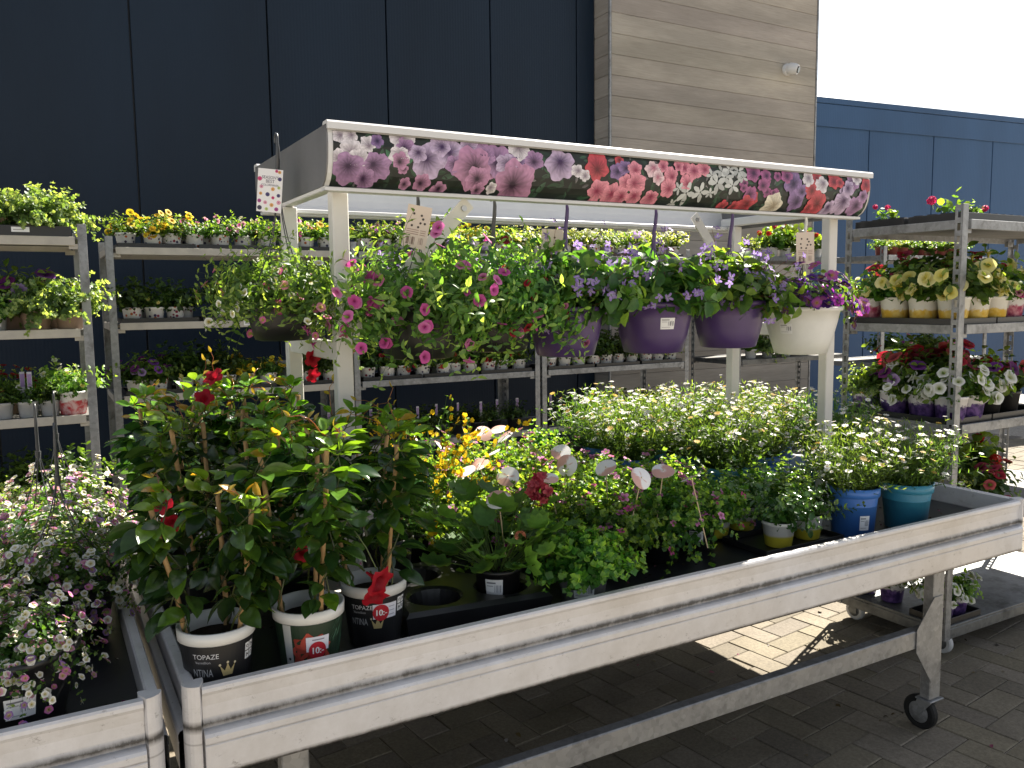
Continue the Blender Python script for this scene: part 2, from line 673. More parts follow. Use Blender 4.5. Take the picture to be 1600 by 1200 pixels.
F_VIOLA = petals5(.62)
F_STREP = petals5(.42, asym=.45)
F_PELA = petals5(.5, asym=.2)
F_PEA = T([(0, 0, 0), (-.5, .5, .15), (-.35, 1, .35), (.35, 1, .35), (.5, .5, .15), (-.25, .35, .6), (.25, .35, .6)], [[[0, 4, 3, 2, 1]], [[0, 5, 6]]], [0, 1, 1, 1, 1, 1, 1])


def scatter(b, t, P, Y, Z, S, C0, C1=None, mat=0, smooth=True, jit=None):
    P, Y, Z = np.atleast_2d(P), norm(np.atleast_2d(Y)), np.atleast_2d(Z)
    n = len(P)
    X = norm(np.cross(Y, Z + 1e-4))
    Z = np.cross(X, Y)
    S = np.broadcast_to(np.asarray(S, float), (n,))[:, None, None]
    V = P[:, None] + S * (t.v[None, :, 0:1] * X[:, None] + t.v[None, :, 1:2] * Y[:, None] + t.v[None, :, 2:3] * Z[:, None])
    C0 = np.broadcast_to(np.asarray(C0, float), (n, 3))
    C1 = C0 if C1 is None else np.broadcast_to(np.asarray(C1, float), (n, 3))
    C = C0[:, None] * (1 - t.t[None, :, None]) + C1[:, None] * t.t[None, :, None]
    k = len(t.v)
    off = (np.arange(n) * k)[:, None, None]
    Fs = [(f[None] + off).reshape(-1, f.shape[1]) for f in t.f]
    b.add(V.reshape(-1, 3), Fs, C.reshape(-1, 3), mat, smooth)


def face_frames(D, r):
    """turn facing directions D into (Y, Z) with random spin; flower templates lie in XY facing +Z"""
    D = norm(D)
    q = norm(r.normal(size=D.shape))
    Y = norm(np.cross(D, q))
    return Y, D


def grow(r, n, L, tilt, droop, m=7, wander=.12, base=.02, lvar=.3, tmin=0.0, up=0):
    """n stems: positions (n,m+1,3) and directions (n,m+1,3)"""
    ph = r.uniform(0, 2 * PI, n)
    th = math.radians(tilt) * np.sqrt(r.uniform(tmin, 1, n))
    d = np.stack([np.sin(th) * np.cos(ph), np.sin(th) * np.sin(ph), np.cos(th)], -1)
    p = np.stack([np.cos(ph), np.sin(ph), 0 * ph], -1) * (base * np.sqrt(r.uniform(0, 1, n)))[:, None]
    st = L * (1 + lvar * r.uniform(-1, 1, n)) / m
    Ps, Ds = [p], [d]
    for j in range(m):
        d = norm(d + wander * r.normal(size=(n, 3)) + A(0, 0, -droop * (j + 1) / m * 2 / m + up / m))
        p = p + d * st[:, None]
        Ps.append(p)
        Ds.append(d)
    return np.stack(Ps, 1), np.stack(Ds, 1)


def add_stems(b, P, rad, c, mat=0, sides=3):
    n, m, _ = P.shape
    for i in range(n):
        tube(b, P[i], np.linspace(rad, rad * .5, m), sides, c, mat, False)


def lerpc(c0, c1, k):
    return A(*c0) * (1 - k[:, None]) + A(*c1) * k[:, None]


def leafy(b, r, P, D, t, size, c0, c1, tip, per=2, j0=1, out=.75, upb=.45, svar=.3, tipj=1, tipscale=.75, mat=0):
    n, m, _ = P.shape
    js = np.arange(j0, m)
    p = P[:, js].reshape(-1, 3)
    d = D[:, js].reshape(-1, 3)
    jj = np.tile(js, n)
    ang0 = (jj * 2.4 + np.repeat(r.uniform(0, 6, n), len(js)))
    ref = norm(np.cross(d, A(.31, .2, .93)) + 1e-6)
    oth = np.cross(d, ref)
    for q in range(per):
        a = ang0 + q * 2 * PI / per + r.normal(0, .35, len(p))
        side = np.cos(a)[:, None] * ref + np.sin(a)[:, None] * oth
        Y = norm(side * out + d * (1 - out) + A(0, 0, .15) + .2 * r.normal(size=p.shape))
        Z = norm(d * .5 + A(0, 0, upb) + .35 * r.normal(size=p.shape))
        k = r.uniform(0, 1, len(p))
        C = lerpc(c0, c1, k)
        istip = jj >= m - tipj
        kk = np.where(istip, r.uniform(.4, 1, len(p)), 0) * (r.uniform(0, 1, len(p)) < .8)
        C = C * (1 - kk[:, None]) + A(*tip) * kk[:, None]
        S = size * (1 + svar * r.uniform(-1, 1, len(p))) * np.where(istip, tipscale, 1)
        scatter(b, t, p, Y, Z, S, C, None, mat)


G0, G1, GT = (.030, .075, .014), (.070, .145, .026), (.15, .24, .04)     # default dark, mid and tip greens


def pick(r, cols, n):
    return np.array(cols, float)[r.integers(0, len(cols), n)]


def flower_at(bf, r, t, P, F, size, inner, outer, svar=.2):
    n = len(P)
    if n == 0:
        return
    Y, Z = face_frames(F, r)
    oc = pick(r, outer, n) * r.uniform(.85, 1.12, (n, 1))
    ic = pick(r, inner, n)
    scatter(bf, t, P, Y, Z, size * (1 + svar * r.uniform(-1, 1, n)), ic, np.minimum(oc, .95), 0)


def mound(seed, n, L, tilt, droop, leaf, lsize, c=(G0, G1, GT), per=2, m=7, base=.02, wander=.14, stem=(.05, .09, .02), srad=.0011, gloss=False,
          fl=None, nf=0, fsize=.012, inner=((.5, .4, .05),), outer=((.6, .1, .3),), any_pos=.3, up=.4, out=.75, upb=.45, tipj=2, j0=1, tmin=0, lift=.006, ball=0, shrink=.75, extra=None):
    r = np.random.default_rng(seed)
    b = B()
    P, D = grow(r, n, L, tilt, droop, m, wander, base, .3, tmin)
    if srad:
        add_stems(b, P, srad, stem)
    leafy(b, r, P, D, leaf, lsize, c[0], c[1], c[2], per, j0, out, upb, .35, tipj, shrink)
    if extra:
        extra(b, r, P, D)
    fo = b.mesh('foliage', M['gloss'] if gloss else M['leaf'])
    bl = None
    if nf:
        bf = B()
        si = r.integers(0, n, nf)
        ji = np.where(r.uniform(0, 1, nf) < any_pos, r.integers(m // 2, m + 1, nf), m)
        p = P[si, ji]
        rad = norm(p * A(1, 1, .6))
        f = norm(rad * .8 + A(0, 0, up) + .35 * r.normal(size=(nf, 3)))
        p = p + f * lift + .004 * r.normal(size=p.shape)
        if ball:
            for q in range(nf):
                k = 26
                dd = norm(r.normal(size=(k, 3)) + A(0, 0, .35))
                cc = p[q] + A(0, 0, ball * 1.6)
                tube(bf, [P[si[q], m - 2], cc], .0015, 3, (.08, .12, .03), 0, False)
                oc = [outer[q % len(outer)]]
                flower_at(bf, r, F_PELA, cc + dd * ball, dd, fsize, inner, oc)
        else:
            flower_at(bf, r, fl, p, f, fsize, inner, outer)
        bl = bf.mesh('blossoms', M['petal'])
    return dict(foliage=fo, blossoms=bl)


# ------------------------------------------------------------------ species (made once, copied many times)
PINK = ((.62, .10, .32), (.70, .22, .42), (.75, .40, .5))
SP = {}


def sp(key, nvar, **kw):
    SP[key] = [mound(100 * len(SP) + i, **kw) for i in range(nvar)]


small = dict(n=40, L=.105, tilt=62, droop=.35, leaf=L_TINY, lsize=.024, per=2, m=6, base=.03)
YEL = ((.78, .58, .03), (.82, .68, .05), (.74, .48, .02))
sp('bed_yellow', 2, fl=F_PETUNIA, nf=26, fsize=.017, inner=((.4, .2, .01),), outer=YEL, **small)
sp('bed_pink', 2, fl=F_PETUNIA, nf=14, fsize=.016, inner=((.2, .02, .08),), outer=PINK + ((.3, .05, .4),), **small)
sp('bed_green', 2, fl=F_SMALL, nf=5, fsize=.010, inner=((.5, .4, .05),), outer=((.75, .72, .6), (.7, .6, .2)), **small)
sp('bed_white', 2, fl=F_SMALL, nf=24, fsize=.012, inner=((.5, .45, .1),), outer=((.82, .82, .8),), c=((.06, .12, .03), (.13, .2, .06), (.3, .36, .14)), **small)
sp('bed_red', 2, fl=F_PETUNIA, nf=14, fsize=.017, inner=((.1, .01, .01),), outer=((.35, .012, .02), (.45, .03, .03)), **small)
sp('bed_violet', 2, fl=F_PETUNIA, nf=9, fsize=.028, inner=((.06, .01, .10),), outer=((.40, .28, .48), (.2, .05, .3), (.14, .02, .12)), n=34, L=.13, tilt=60, droop=.4,
   leaf=L_OVAL, lsize=.032, per=2, m=6, base=.03)
sp('bed_dark', 2, n=36, L=.15, tilt=45, droop=.3, leaf=L_OVAL, lsize=.035, per=2, m=6, base=.03, c=((.015, .035, .009), (.035, .07, .015), (.06, .11, .02)))
sp('petunia_yellow', 3, fl=F_PETUNIA, nf=34, fsize=.030, up=.15, inner=((.55, .46, .06),), outer=((.70, .66, .27), (.74, .70, .36), (.68, .62, .20)), n=34, L=.17, tilt=58, droop=.5,
   leaf=L_OVAL, lsize=.042, per=2, m=6, base=.03, c=((.035, .085, .016), (.06, .13, .025), (.14, .22, .05)), any_pos=.5)
sp('petunia_white', 3, fl=F_PETUNIA, nf=34, fsize=.029, up=.1, inner=((.30, .34, .12),), outer=((.82, .82, .80),), n=30, L=.15, tilt=62, droop=.6,
   leaf=L_OVAL, lsize=.04, per=2, m=6, base=.03, any_pos=.5)
sp('petunia_red', 2, fl=F_PETUNIA, nf=16, fsize=.028, inner=((.1, .01, .02),), outer=((.50, .03, .05), (.6, .12, .12), (.45, .06, .12)), n=30, L=.16, tilt=60, droop=.5,
   leaf=L_OVAL, lsize=.036, per=2, m=6, base=.03, c=((.02, .045, .01), (.05, .09, .02), (.12, .18, .04)))
sp('lush', 3, n=95, L=.18, tilt=78, droop=.7, leaf=L_CRISP, lsize=.022, per=3, m=9, base=.04, c=((.055, .10, .035), (.115, .175, .065), (.23, .29, .12)))
sp('geranium', 2, n=18, L=.17, tilt=45, droop=.2, leaf=L_ROUND, lsize=.055, per=2, m=5, base=.03, nf=3, fl=F_PELA, ball=.018, fsize=.011, inner=((.35, .02, .02),),
   outer=((.65, .05, .03), (.55, .03, .10)), any_pos=0)
sp('geranium_small', 3, n=6, L=.07, tilt=40, droop=.1, leaf=L_ROUND, lsize=.026, per=1, m=4, base=.01, nf=1, fl=F_PELA, ball=.013, fsize=.008, inner=((.4, .02, .06),), outer=((.62, .04, .16), (.6, .2, .3)), any_pos=0)
sp('seedling', 2, n=14, L=.06, tilt=45, droop=.2, leaf=L_OVAL, lsize=.026, per=2, m=4, base=.02, srad=0, c=((.02, .05, .012), (.05, .1, .02), (.12, .2, .04)))
sp('pelargonium', 4, n=125, L=.205, tilt=68, droop=.45, leaf=L_CRISP, lsize=.0205, per=4, m=8, base=.045, c=((.028, .085, .016), (.07, .16, .030), (.17, .27, .05)), srad=.0014,
   nf=36, fl=F_PELA, fsize=.0150, inner=((.22, .01, .10),), outer=((.62, .22, .46), (.70, .30, .52), (.55, .08, .25)), any_pos=.35, up=.6, wander=.18, tipj=3)
sp('crisp_pot', 1, n=90, L=.155, tilt=66, droop=.2, leaf=L_CRISP, lsize=.021, per=4, m=8, base=.04, c=((.035, .10, .018), (.08, .19, .035), (.18, .29, .055)), wander=.2, tipj=2)
sp('daisy', 4, n=300, L=.29, tilt=41, droop=.10, leaf=L_NEEDLE, lsize=.030, per=2, m=9, base=.06, c=((.035, .085, .020), (.08, .15, .038), (.15, .22, .05)), srad=.0008, out=.55,
   fl=F_DAISY, nf=150, fsize=.0128, inner=((.62, .36, .02),), outer=((.85, .85, .85), (.85, .85, .85), (.85, .85, .85), (.85, .85, .85), (.62, .42, .12)), any_pos=.12, up=1.3, wander=.1, lift=.012, tipj=1)
sp('shrub', 3, n=46, L=.165, tilt=55, droop=.1, leaf=L_OVAL, lsize=.026, per=2, m=9, base=.03, gloss=True, c=((.03, .085, .022), (.06, .13, .035), (.12, .2, .06)), wander=.12)
sp('bells', 3, n=230, L=.27, tilt=80, droop=.75, leaf=L_OVAL, lsize=.022, per=2, m=9, base=.07, c=((.03, .08, .016), (.075, .15, .03), (.17, .25, .06)), wander=.16,
   fl=F_SMALL, nf=760, fsize=.0150, inner=((.45, .36, .05),), outer=((.86, .86, .84), (.86, .86, .84), (.86, .85, .80), (.86, .86, .84), (.86, .86, .84), (.86, .86, .84), (.55, .12, .42), (.66, .28, .52), (.30, .14, .5)), any_pos=.6, up=.7)
CAL = dict(n=290, L=.27, tilt=90, droop=1.0, leaf=L_SPEAR, lsize=.032, per=2, m=9, base=.075, c=((.045, .12, .025), (.105, .21, .05), (.22, .33, .09)), wander=.17, fl=F_PETUNIA,
           fsize=.0175, any_pos=.55, up=.15)
sp('calibrachoa_white', 1, nf=80, inner=((.5, .4, .06),), outer=((.84, .84, .80), (.84, .84, .80), (.84, .84, .80), (.62, .10, .36), (.7, .25, .4), (.45, .03, .25)), **CAL)
sp('calibrachoa_pink', 1, nf=95, inner=((.40, .05, .22),), outer=((.70, .20, .46), (.72, .26, .5), (.6, .1, .35)), **CAL)
sp('calibrachoa_red', 1, nf=44, inner=((.10, .008, .02),), outer=((.40, .012, .03), (.30, .01, .03), (.6, .2, .4)), **CAL)


def strep_extra(b, r, P, D):
    pass


def strep(seed):
    r = np.random.default_rng(seed)
    b = B()
    P, D = grow(r, 84, .18, 70, .30, 6, .14, .07, .3)
    add_stems(b, P, .002, (.06, .09, .03))
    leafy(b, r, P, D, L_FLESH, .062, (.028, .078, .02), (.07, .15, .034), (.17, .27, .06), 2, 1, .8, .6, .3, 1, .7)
    fo = b.mesh('foliage', M['leaf'])
    bf = B()
    p, d = grow(r, 60, .23, 72, .28, 7, .12, .07, .35)
    for i in range(60):
        tube(bf, p[i], .0008, 3, (.22, .08, .05), 0, False)
    q = p[:, -1]
    for k in range(2):
        f = norm(d[:, -1] + A(0, 0, -.1) + .5 * r.normal(size=q.shape))
        flower_at(bf, r, F_STREP, q + .012 * r.normal(size=q.shape), f, .0135, ((.55, .5, .6),), ((.30, .17, .55), (.38, .24, .62), (.24, .12, .5)))
    return dict(foliage=fo, blossoms=bf.mesh('blossoms', M['petal']))


SP['streptocarpus'] = [strep(900 + i) for i in range(3)]


def viola(seed):
    d = mound(seed, n=70, L=.14, tilt=72, droop=.5, leaf=L_OVAL, lsize=.026, m=6, base=.07, fl=F_VIOLA, nf=170, fsize=.020, inner=((.02, .005, .05), (.5, .3, .02)),
              outer=((.10, .035, .24), (.07, .02, .18), (.16, .06, .34), (.42, .06, .42)), any_pos=.5, up=.5)
    return d


SP['viola'] = [viola(950)]


def broom(seed):
    r = np.random.default_rng(seed)
    b = B()
    P, D = grow(r, 60, .36, 42, .25, 9, .1, .04, .3)
    add_stems(b, P, .0013, (.06, .12, .03))
    leafy(b, r, P, D, L_TINY, .016, G0, G1, GT, 2, 2, .7, .4)
    fo = b.mesh('foliage', M['leaf'])
    bf = B()
    si = r.integers(0, 60, 620)
    ji = r.integers(5, 10, 620)
    keep = (si % 5 < 3)
    p = P[si, ji][keep] + .009 * r.normal(size=(keep.sum(), 3))
    Y = norm(p + A(0, 0, .1) + .12 * r.normal(size=p.shape))
    scatter(bf, F_PEA, p, Y, r.normal(size=p.shape), .017, (.70, .42, .01), (.80, .55, .02))
    return dict(foliage=fo, blossoms=bf.mesh('blossoms', M['petal']))


SP['broom'] = [broom(970)]


def regal(seed):
    """broad scalloped leaves on petioles"""
    r = np.random.default_rng(seed)
    b = B()
    n = 74
    P, D = grow(r, n, .15, 66, .1, 5, .08, .02, .45)
    add_stems(b, P, .002, (.09, .14, .04))
    p, d = P[:, -1], D[:, -1]
    Y = norm(d * A(1, 1, .35) + .2 * r.normal(size=d.shape))
    Z = norm(A(0, 0, 1) + .4 * norm(p) + .3 * r.normal(size=d.shape))
    S = .062 * (1 + .3 * r.uniform(-1, 1, n))
    scatter(b, L_LOBE, p, Y, Z, S, lerpc((.035, .08, .02), (.06, .13, .03), r.uniform(0, 1, n)), lerpc((.05, .11, .025), (.10, .18, .04), r.uniform(0, 1, n)))
    fo = b.mesh('foliage', M['leaf'])
    bf = B()
    top = A(.105, .02, .215)
    tube(bf, [(.02, 0, .03), (.07, .01, .12), top], .0022, 4, (.12, .14, .05), 0, False)
    dd = norm(r.normal(size=(60, 3)) + A(0, 0, .2)) * r.uniform(.6, 1.15, (60, 1))
    flower_at(bf, r, F_PELA, top + dd * A(.024, .024, .034) + .006 * r.normal(size=(60, 3)), dd + .5 * r.normal(size=(60, 3)), .012, ((.25, .01, .03),), ((.42, .05, .07), (.5, .1, .12), (.35, .03, .05)))
    top = A(.075, -.085, .12)
    tube(bf, [(.02, -.02, .03), (.05, -.05, .09), top], .0015, 4, (.12, .14, .05), 0, False)
    dd = norm(r.normal(size=(9, 3)) + A(0, 0, .6))
    flower_at(bf, r, F_SMALL, top + dd * .012, dd, .008, ((.5, .2, .1),), ((.55, .22, .15),))
    return dict(foliage=fo, blossoms=bf.mesh('blossoms', M['petal']))


SP['regal'] = [regal(980)]


def mandevilla(seed, h=.47, n_st=3):
    """climber on bamboo canes: glossy paired leaves up each cane; returns meshes, canes and flower places"""
    r = np.random.default_rng(seed)
    b = B()
    canes, fl = [], []
    for s in range(n_st):
        a = 2 * PI * s / n_st + r.uniform(-.3, .3) + .5
        p0 = A(.055 * math.cos(a), .055 * math.sin(a), 0)
        p1 = p0 + A(.045 * math.cos(a) + r.normal(0, .015), .045 * math.sin(a) + r.normal(0, .015), h * r.uniform(.86, 1))
        canes.append((p0, p1))
        for w in range(2):
            turns = r.uniform(1.3, 2)
            m = 13
            tt = np.linspace(0, 1, m)
            ang = a + w * PI + tt * turns * 2 * PI
            ctr = p0[None] + (p1 - p0)[None] * (tt * 1.08)[:, None]
            P = ctr + np.stack([np.cos(ang), np.sin(ang), 0 * ang], -1) * (.014 + .02 * tt)[:, None] * (tt[:, None] > .02)
            tube(b, P, np.linspace(.0028, .0014, m), 5, (.07, .09, .03), 0, False)
            D = norm(np.gradient(P, axis=0))
            for j in range(2, m):
                for q in range(2):
                    for _ in range(3 if j > 5 else 2):
                        if r.uniform() < (.55 if j < 4 else .15 if j < 6 else .03):
                            continue
                        b2 = r.uniform(0, 2 * PI)
                        side = A(math.cos(b2), math.sin(b2), 0)
                        o = norm(A(*P[j]) * A(1, 1, 0) + 1e-4) * .7
                        tip = j >= m - 2
                        Y = norm(side + o + A(0, 0, .7 if tip else r.uniform(-.55, .25)))
                        Z = norm(A(0, 0, 1) + .4 * side + .35 * r.normal(size=3))
                        k = r.uniform()
                        c = A(.014, .042, .012) * (1 - k) + A(.034, .082, .02) * k
                        if tip:
                            c = A(.10, .20, .025) if r.uniform() < .92 else A(.30, .20, .03)
                        elif r.uniform() < .06 + .32 * (j > m - 6):
                            c = A(.07, .16, .02)
                        L = r.uniform(.030, .05) if tip else r.uniform(.043, .072)
                        pet = P[j] + Y * .014
                        tube(b, [P[j], pet], .0011, 3, (.08, .1, .03), 0, False)
                        scatter(b, L_BIG, pet, Y, Z, L, c)
            # a free tendril at the top
            if r.uniform() < .6:
                P2 = [P[-1]]
                d = norm(A(r.normal(), r.normal(), 1.6))
                for j in range(5):
                    d = norm(d + .3 * r.normal(size=3) + A(0, 0, -.12 * j))
                    P2.append(P2[-1] + d * .022)
                tube(b, P2, np.linspace(.0014, .0008, 6), 4, (.22, .10, .04), 0, False)
                for j in (3, 5):
                    scatter(b, L_SPEAR, P2[j], norm(A(*r.normal(size=3)) + A(0, 0, 1)), r.normal(size=3), .024, (.2, .16, .03))
            fl.append(P[-1])
    return dict(foliage=b.mesh('foliage', M['gloss'])), canes, fl


MAND = [mandevilla(1000 + i, h, 3) for i, h in enumerate((.36, .45, .47))]


def mand_flower():
    bf = B()
    scatter(bf, F_TRUMPET, A(0, 0, 0), A(0, 1, 0), A(0, 0, 1), .032, (.12, .006, .008), (.42, .010, .025))
    tube(bf, [(0, 0, -.042), (0, .004, -.065)], .0022, 4, (.1, .12, .03), 0, False)
    return bf.mesh('flower', M['petal'])


ME_FLOWER = mand_flower()

# ------------------------------------------------------------------ pots
POT = {}


def pot_mesh(key, r1, r0, h, mat, rim=.004, rimh=.012, seg=28, base=0):
    b = B()
    t = .0022
    prof = [(r0 * .9, 0), (r0, .003), (r1 - rim * .6, h - rimh), (r1 + rim * .3, h - rimh + .001), (r1 + rim * .5, h), (r1 - t, h), (r1 - t * 1.6, h - rimh), (r0 - t, .006)]
    lathe(b, prof, seg)
    b.poly(np.array([[(r0 - t) * math.cos(i * 2 * PI / 14), (r0 - t) * math.sin(i * 2 * PI / 14), .006] for i in range(14)]))
    s = B()
    hs = h - rimh * 1.3
    rs = r0 + (r1 - r0) * hs / h - t - .001
    seg2 = 20
    a = np.arange(seg2) * 2 * PI / seg2
    ring = lambda q, z: np.stack([rs * q * np.cos(a), rs * q * np.sin(a), z + .004 * rng.normal(size=seg2) * (q < .98)], -1)
    V = np.concatenate([ring(1, hs), ring(.66, hs + .002), ring(.33, hs + .004), [[0, 0, hs + .004]]])
    k = np.arange(seg2)
    k2 = (k + 1) % seg2
    F = np.concatenate([np.stack([k + j * seg2, k2 + j * seg2, k2 + (j + 1) * seg2, k + (j + 1) * seg2], -1) for j in (0, 1)])
    s.add(V, [F, np.stack([k + 2 * seg2, k2 + 2 * seg2, np.full(seg2, 3 * seg2)], -1)], smooth=True)
    POT[key] = dict(pot=b.mesh('pot', M[mat]), soil=s.mesh('soil', M['soil']), h=h, hs=hs, r=r1, r0=r0, rw=r1 - rim * .6, hw=h - rimh)


pot_mesh('spotted', .054, .043, .085, 'spotted')
pot_mesh('small_black', .054, .042, .085, 'black')
pot_mesh('clay', .066, .052, .095, 'clay_pot')
pot_mesh('grey_small', .045, .036, .075, 'pale_pot')
pot_mesh('red_print', .068, .055, .11, 'red_print')
pot_mesh('red_small', .05, .04, .075, 'red_pot')
pot_mesh('yellow_print', .066, .052, .115, 'yellow_print')
pot_mesh('violet_print', .068, .054, .115, 'violet_print')
pot_mesh('pink_print', .064, .052, .11, 'pink_print')
pot_mesh('pale', .058, .046, .09, 'white_pot')
pot_mesh('table_black', .066, .052, .11, 'black')
pot_mesh('table_grey', .072, .057, .105, 'grey_pot', .006, .02)
pot_mesh('yellow_base', .055, .043, .085, 'yellow_base')
pot_mesh('blue', .083, .068, .175, 'blue', .007, .032)
pot_mesh('teal', .086, .068, .165, 'teal', .007, .032)
pot_mesh('mandevilla_black', .077, .060, .155, 'black', .005, .026, 40)
pot_mesh('mandevilla', .077, .060, .155, 'white_pot', .005, .026, 40)


def bowl_mesh(key, r1, r0, h, mat):
    b = B()
    prof = [(r0 * .85, 0), (r0, .004), (r0 + (r1 - r0) * .38, h * .34), (r0 + (r1 - r0) * .70, h * .68), (r1 - .006, h - .016), (r1 + .003, h - .014), (r1 + .005, h), (r1 - .004, h), (r1 - .008, h - .016),
            (r0 + (r1 - r0) * .33, h * .34), (r0 - .004, .008)]
    lathe(b, prof, 40)
    s = B()
    V = [[(r1 - .012) * math.cos(i * PI / 12), (r1 - .012) * math.sin(i * PI / 12), h - .02] for i in range(24)]
    s.poly(V)
    POT[key] = dict(pot=b.mesh('pot', M[mat]), soil=s.mesh('soil', M['soil']), h=h, hs=h - .02, r=r1, r0=r0)


bowl_mesh('bowl_purple', .134, .096, .165, 'purple')
bowl_mesh('bowl_black', .132, .095, .15, 'black')
bowl_mesh('bowl_white', .138, .092, .17, 'white_pot')


def text_geo(s, size, align='CENTER'):
    cu = bpy.data.curves.new('txt', 'FONT')
    cu.body = s
    cu.size = size
    cu.align_x = align
    cu.align_y = 'CENTER'
    cu.resolution_u = 3
    o = bpy.data.objects.new('txt', cu)
    me = bpy.data.meshes.new_from_object(o)
    V = np.array([v.co[:] for v in me.vertices]) if len(me.vertices) else np.zeros((0, 3))
    F = [np.array(p.vertices[:]) for p in me.polygons]
    bpy.data.objects.remove(o)
    bpy.data.curves.remove(cu)
    bpy.data.meshes.remove(me)
    return V, F


def put_text(b, s, size, fmap, c, eps=.0012, sx=1, align='CENTER'):
    """fmap(x, y, eps) -> 3d points"""
    V, F = text_geo(s, size, align)
    if len(V):
        b.add(fmap(V[:, 0] * sx, V[:, 1], eps), F, c)


def put_rect(b, x0, x1, y0, y1, fmap, c, eps=.0006, nx=8):
    X = np.linspace(x0, x1, nx + 1)
    V = np.concatenate([fmap(X, np.full(nx + 1, y0), eps), fmap(X, np.full(nx + 1, y1), eps)])
    i = np.arange(nx)
    b.add(V, np.stack([i, i + 1, i + nx + 2, i + nx + 1], -1), c)


def put_poly(b, pts, fmap, c, eps):
    p = np.array(pts, float)
    b.add(fmap(p[:, 0], p[:, 1], eps), np.arange(len(p)), c)


def put_disc(b, cx, cy, r, fmap, c, eps, n=24, ry=None):
    a = np.arange(n) * 2 * PI / n
    V = fmap(np.r_[cx, cx + r * np.cos(a)], np.r_[cy, cy + (ry or r) * np.sin(a)], eps)
    i = np.arange(n)
    b.add(V, np.stack([np.zeros(n, int), 1 + i, 1 + (i + 1) % n], -1), c)


def pot_map(key, phi, ps=1):
    p = POT[key]

    def f(x, y, eps):
        x, y = np.asarray(x, float), np.asarray(y, float)
        R = (p['r0'] + (p['rw'] - p['r0']) * (y - .003) / (p['hw'] - .003)) * ps + eps + .0004
        a = phi + x / (p['r'] * ps)
        return np.stack([R * np.cos(a), R * np.sin(a), y], -1)
    return f


def barcode(b, x0, x1, y0, y1, fmap, eps=.0014, c=(.03, .03, .04), n=14, seed=1):
    r = np.random.default_rng(seed)
    xs = np.sort(r.uniform(x0, x1, n))
    for x in xs:
        w = r.uniform(.15, .5) * (x1 - x0) / n
        put_rect(b, x, min(x + w, x1), y0, y1, fmap, c, eps, 1)


def price_label(b, cx, cy, w, h, fmap, seed=1):
    put_rect(b, cx - w / 2, cx + w / 2, cy - h / 2, cy + h / 2, fmap, (.74, .74, .75), .0008, 8)
    put_rect(b, cx - w * .42, cx + w * .1, cy + h * .28, cy + h * .36, fmap, (.2, .2, .22), .0014, 4)
    put_rect(b, cx - w * .42, cx - w * .05, cy + h * .12, cy + h * .17, fmap, (.35, .35, .38), .0014, 4)
    put_rect(b, cx - w * .42, cx + w * .2, cy - h * .36, cy - h * .31, fmap, (.4, .4, .42), .0014, 4)
    barcode(b, cx, cx + w * .42, cy - h * .2, cy + h * .2, fmap, .0014, (.08, .08, .12), 16, seed)


def facing(x, y, off=0):
    """angle at which a pot at (x, y) faces the table front where customers stand"""
    return math.atan2(-y, -x) + off


ORD = ['first', 'second', 'third', 'fourth', 'fifth', 'sixth', 'seventh', 'eighth', 'ninth', 'tenth', 'eleventh', 'twelfth']


def potted(name, species, pot, loc, label, cat, group=None, scale=1.0, rot=None, pscale=1.0, var=None, soil=True, sink=0):
    t = thing(name, label, cat, loc, group, rng.uniform(0, 6.28) if rot is None else rot)
    p = POT[pot]
    link('pot', p['pot'], t, (0, 0, 0), 0, pscale)
    if soil:
        link('soil', p['soil'], t, (0, 0, 0), 0, pscale)
    v = SP[species][rng.integers(len(SP[species])) if var is None else var % len(SP[species])]
    fo = link('foliage', v['foliage'], t, (0, 0, p['hs'] * pscale - .004 - sink), rng.uniform(0, 6.28), scale)
    if v['blossoms']:
        bl = link('blossoms', v['blossoms'], t, fo.location, fo.rotation_euler.z, scale)
    return t


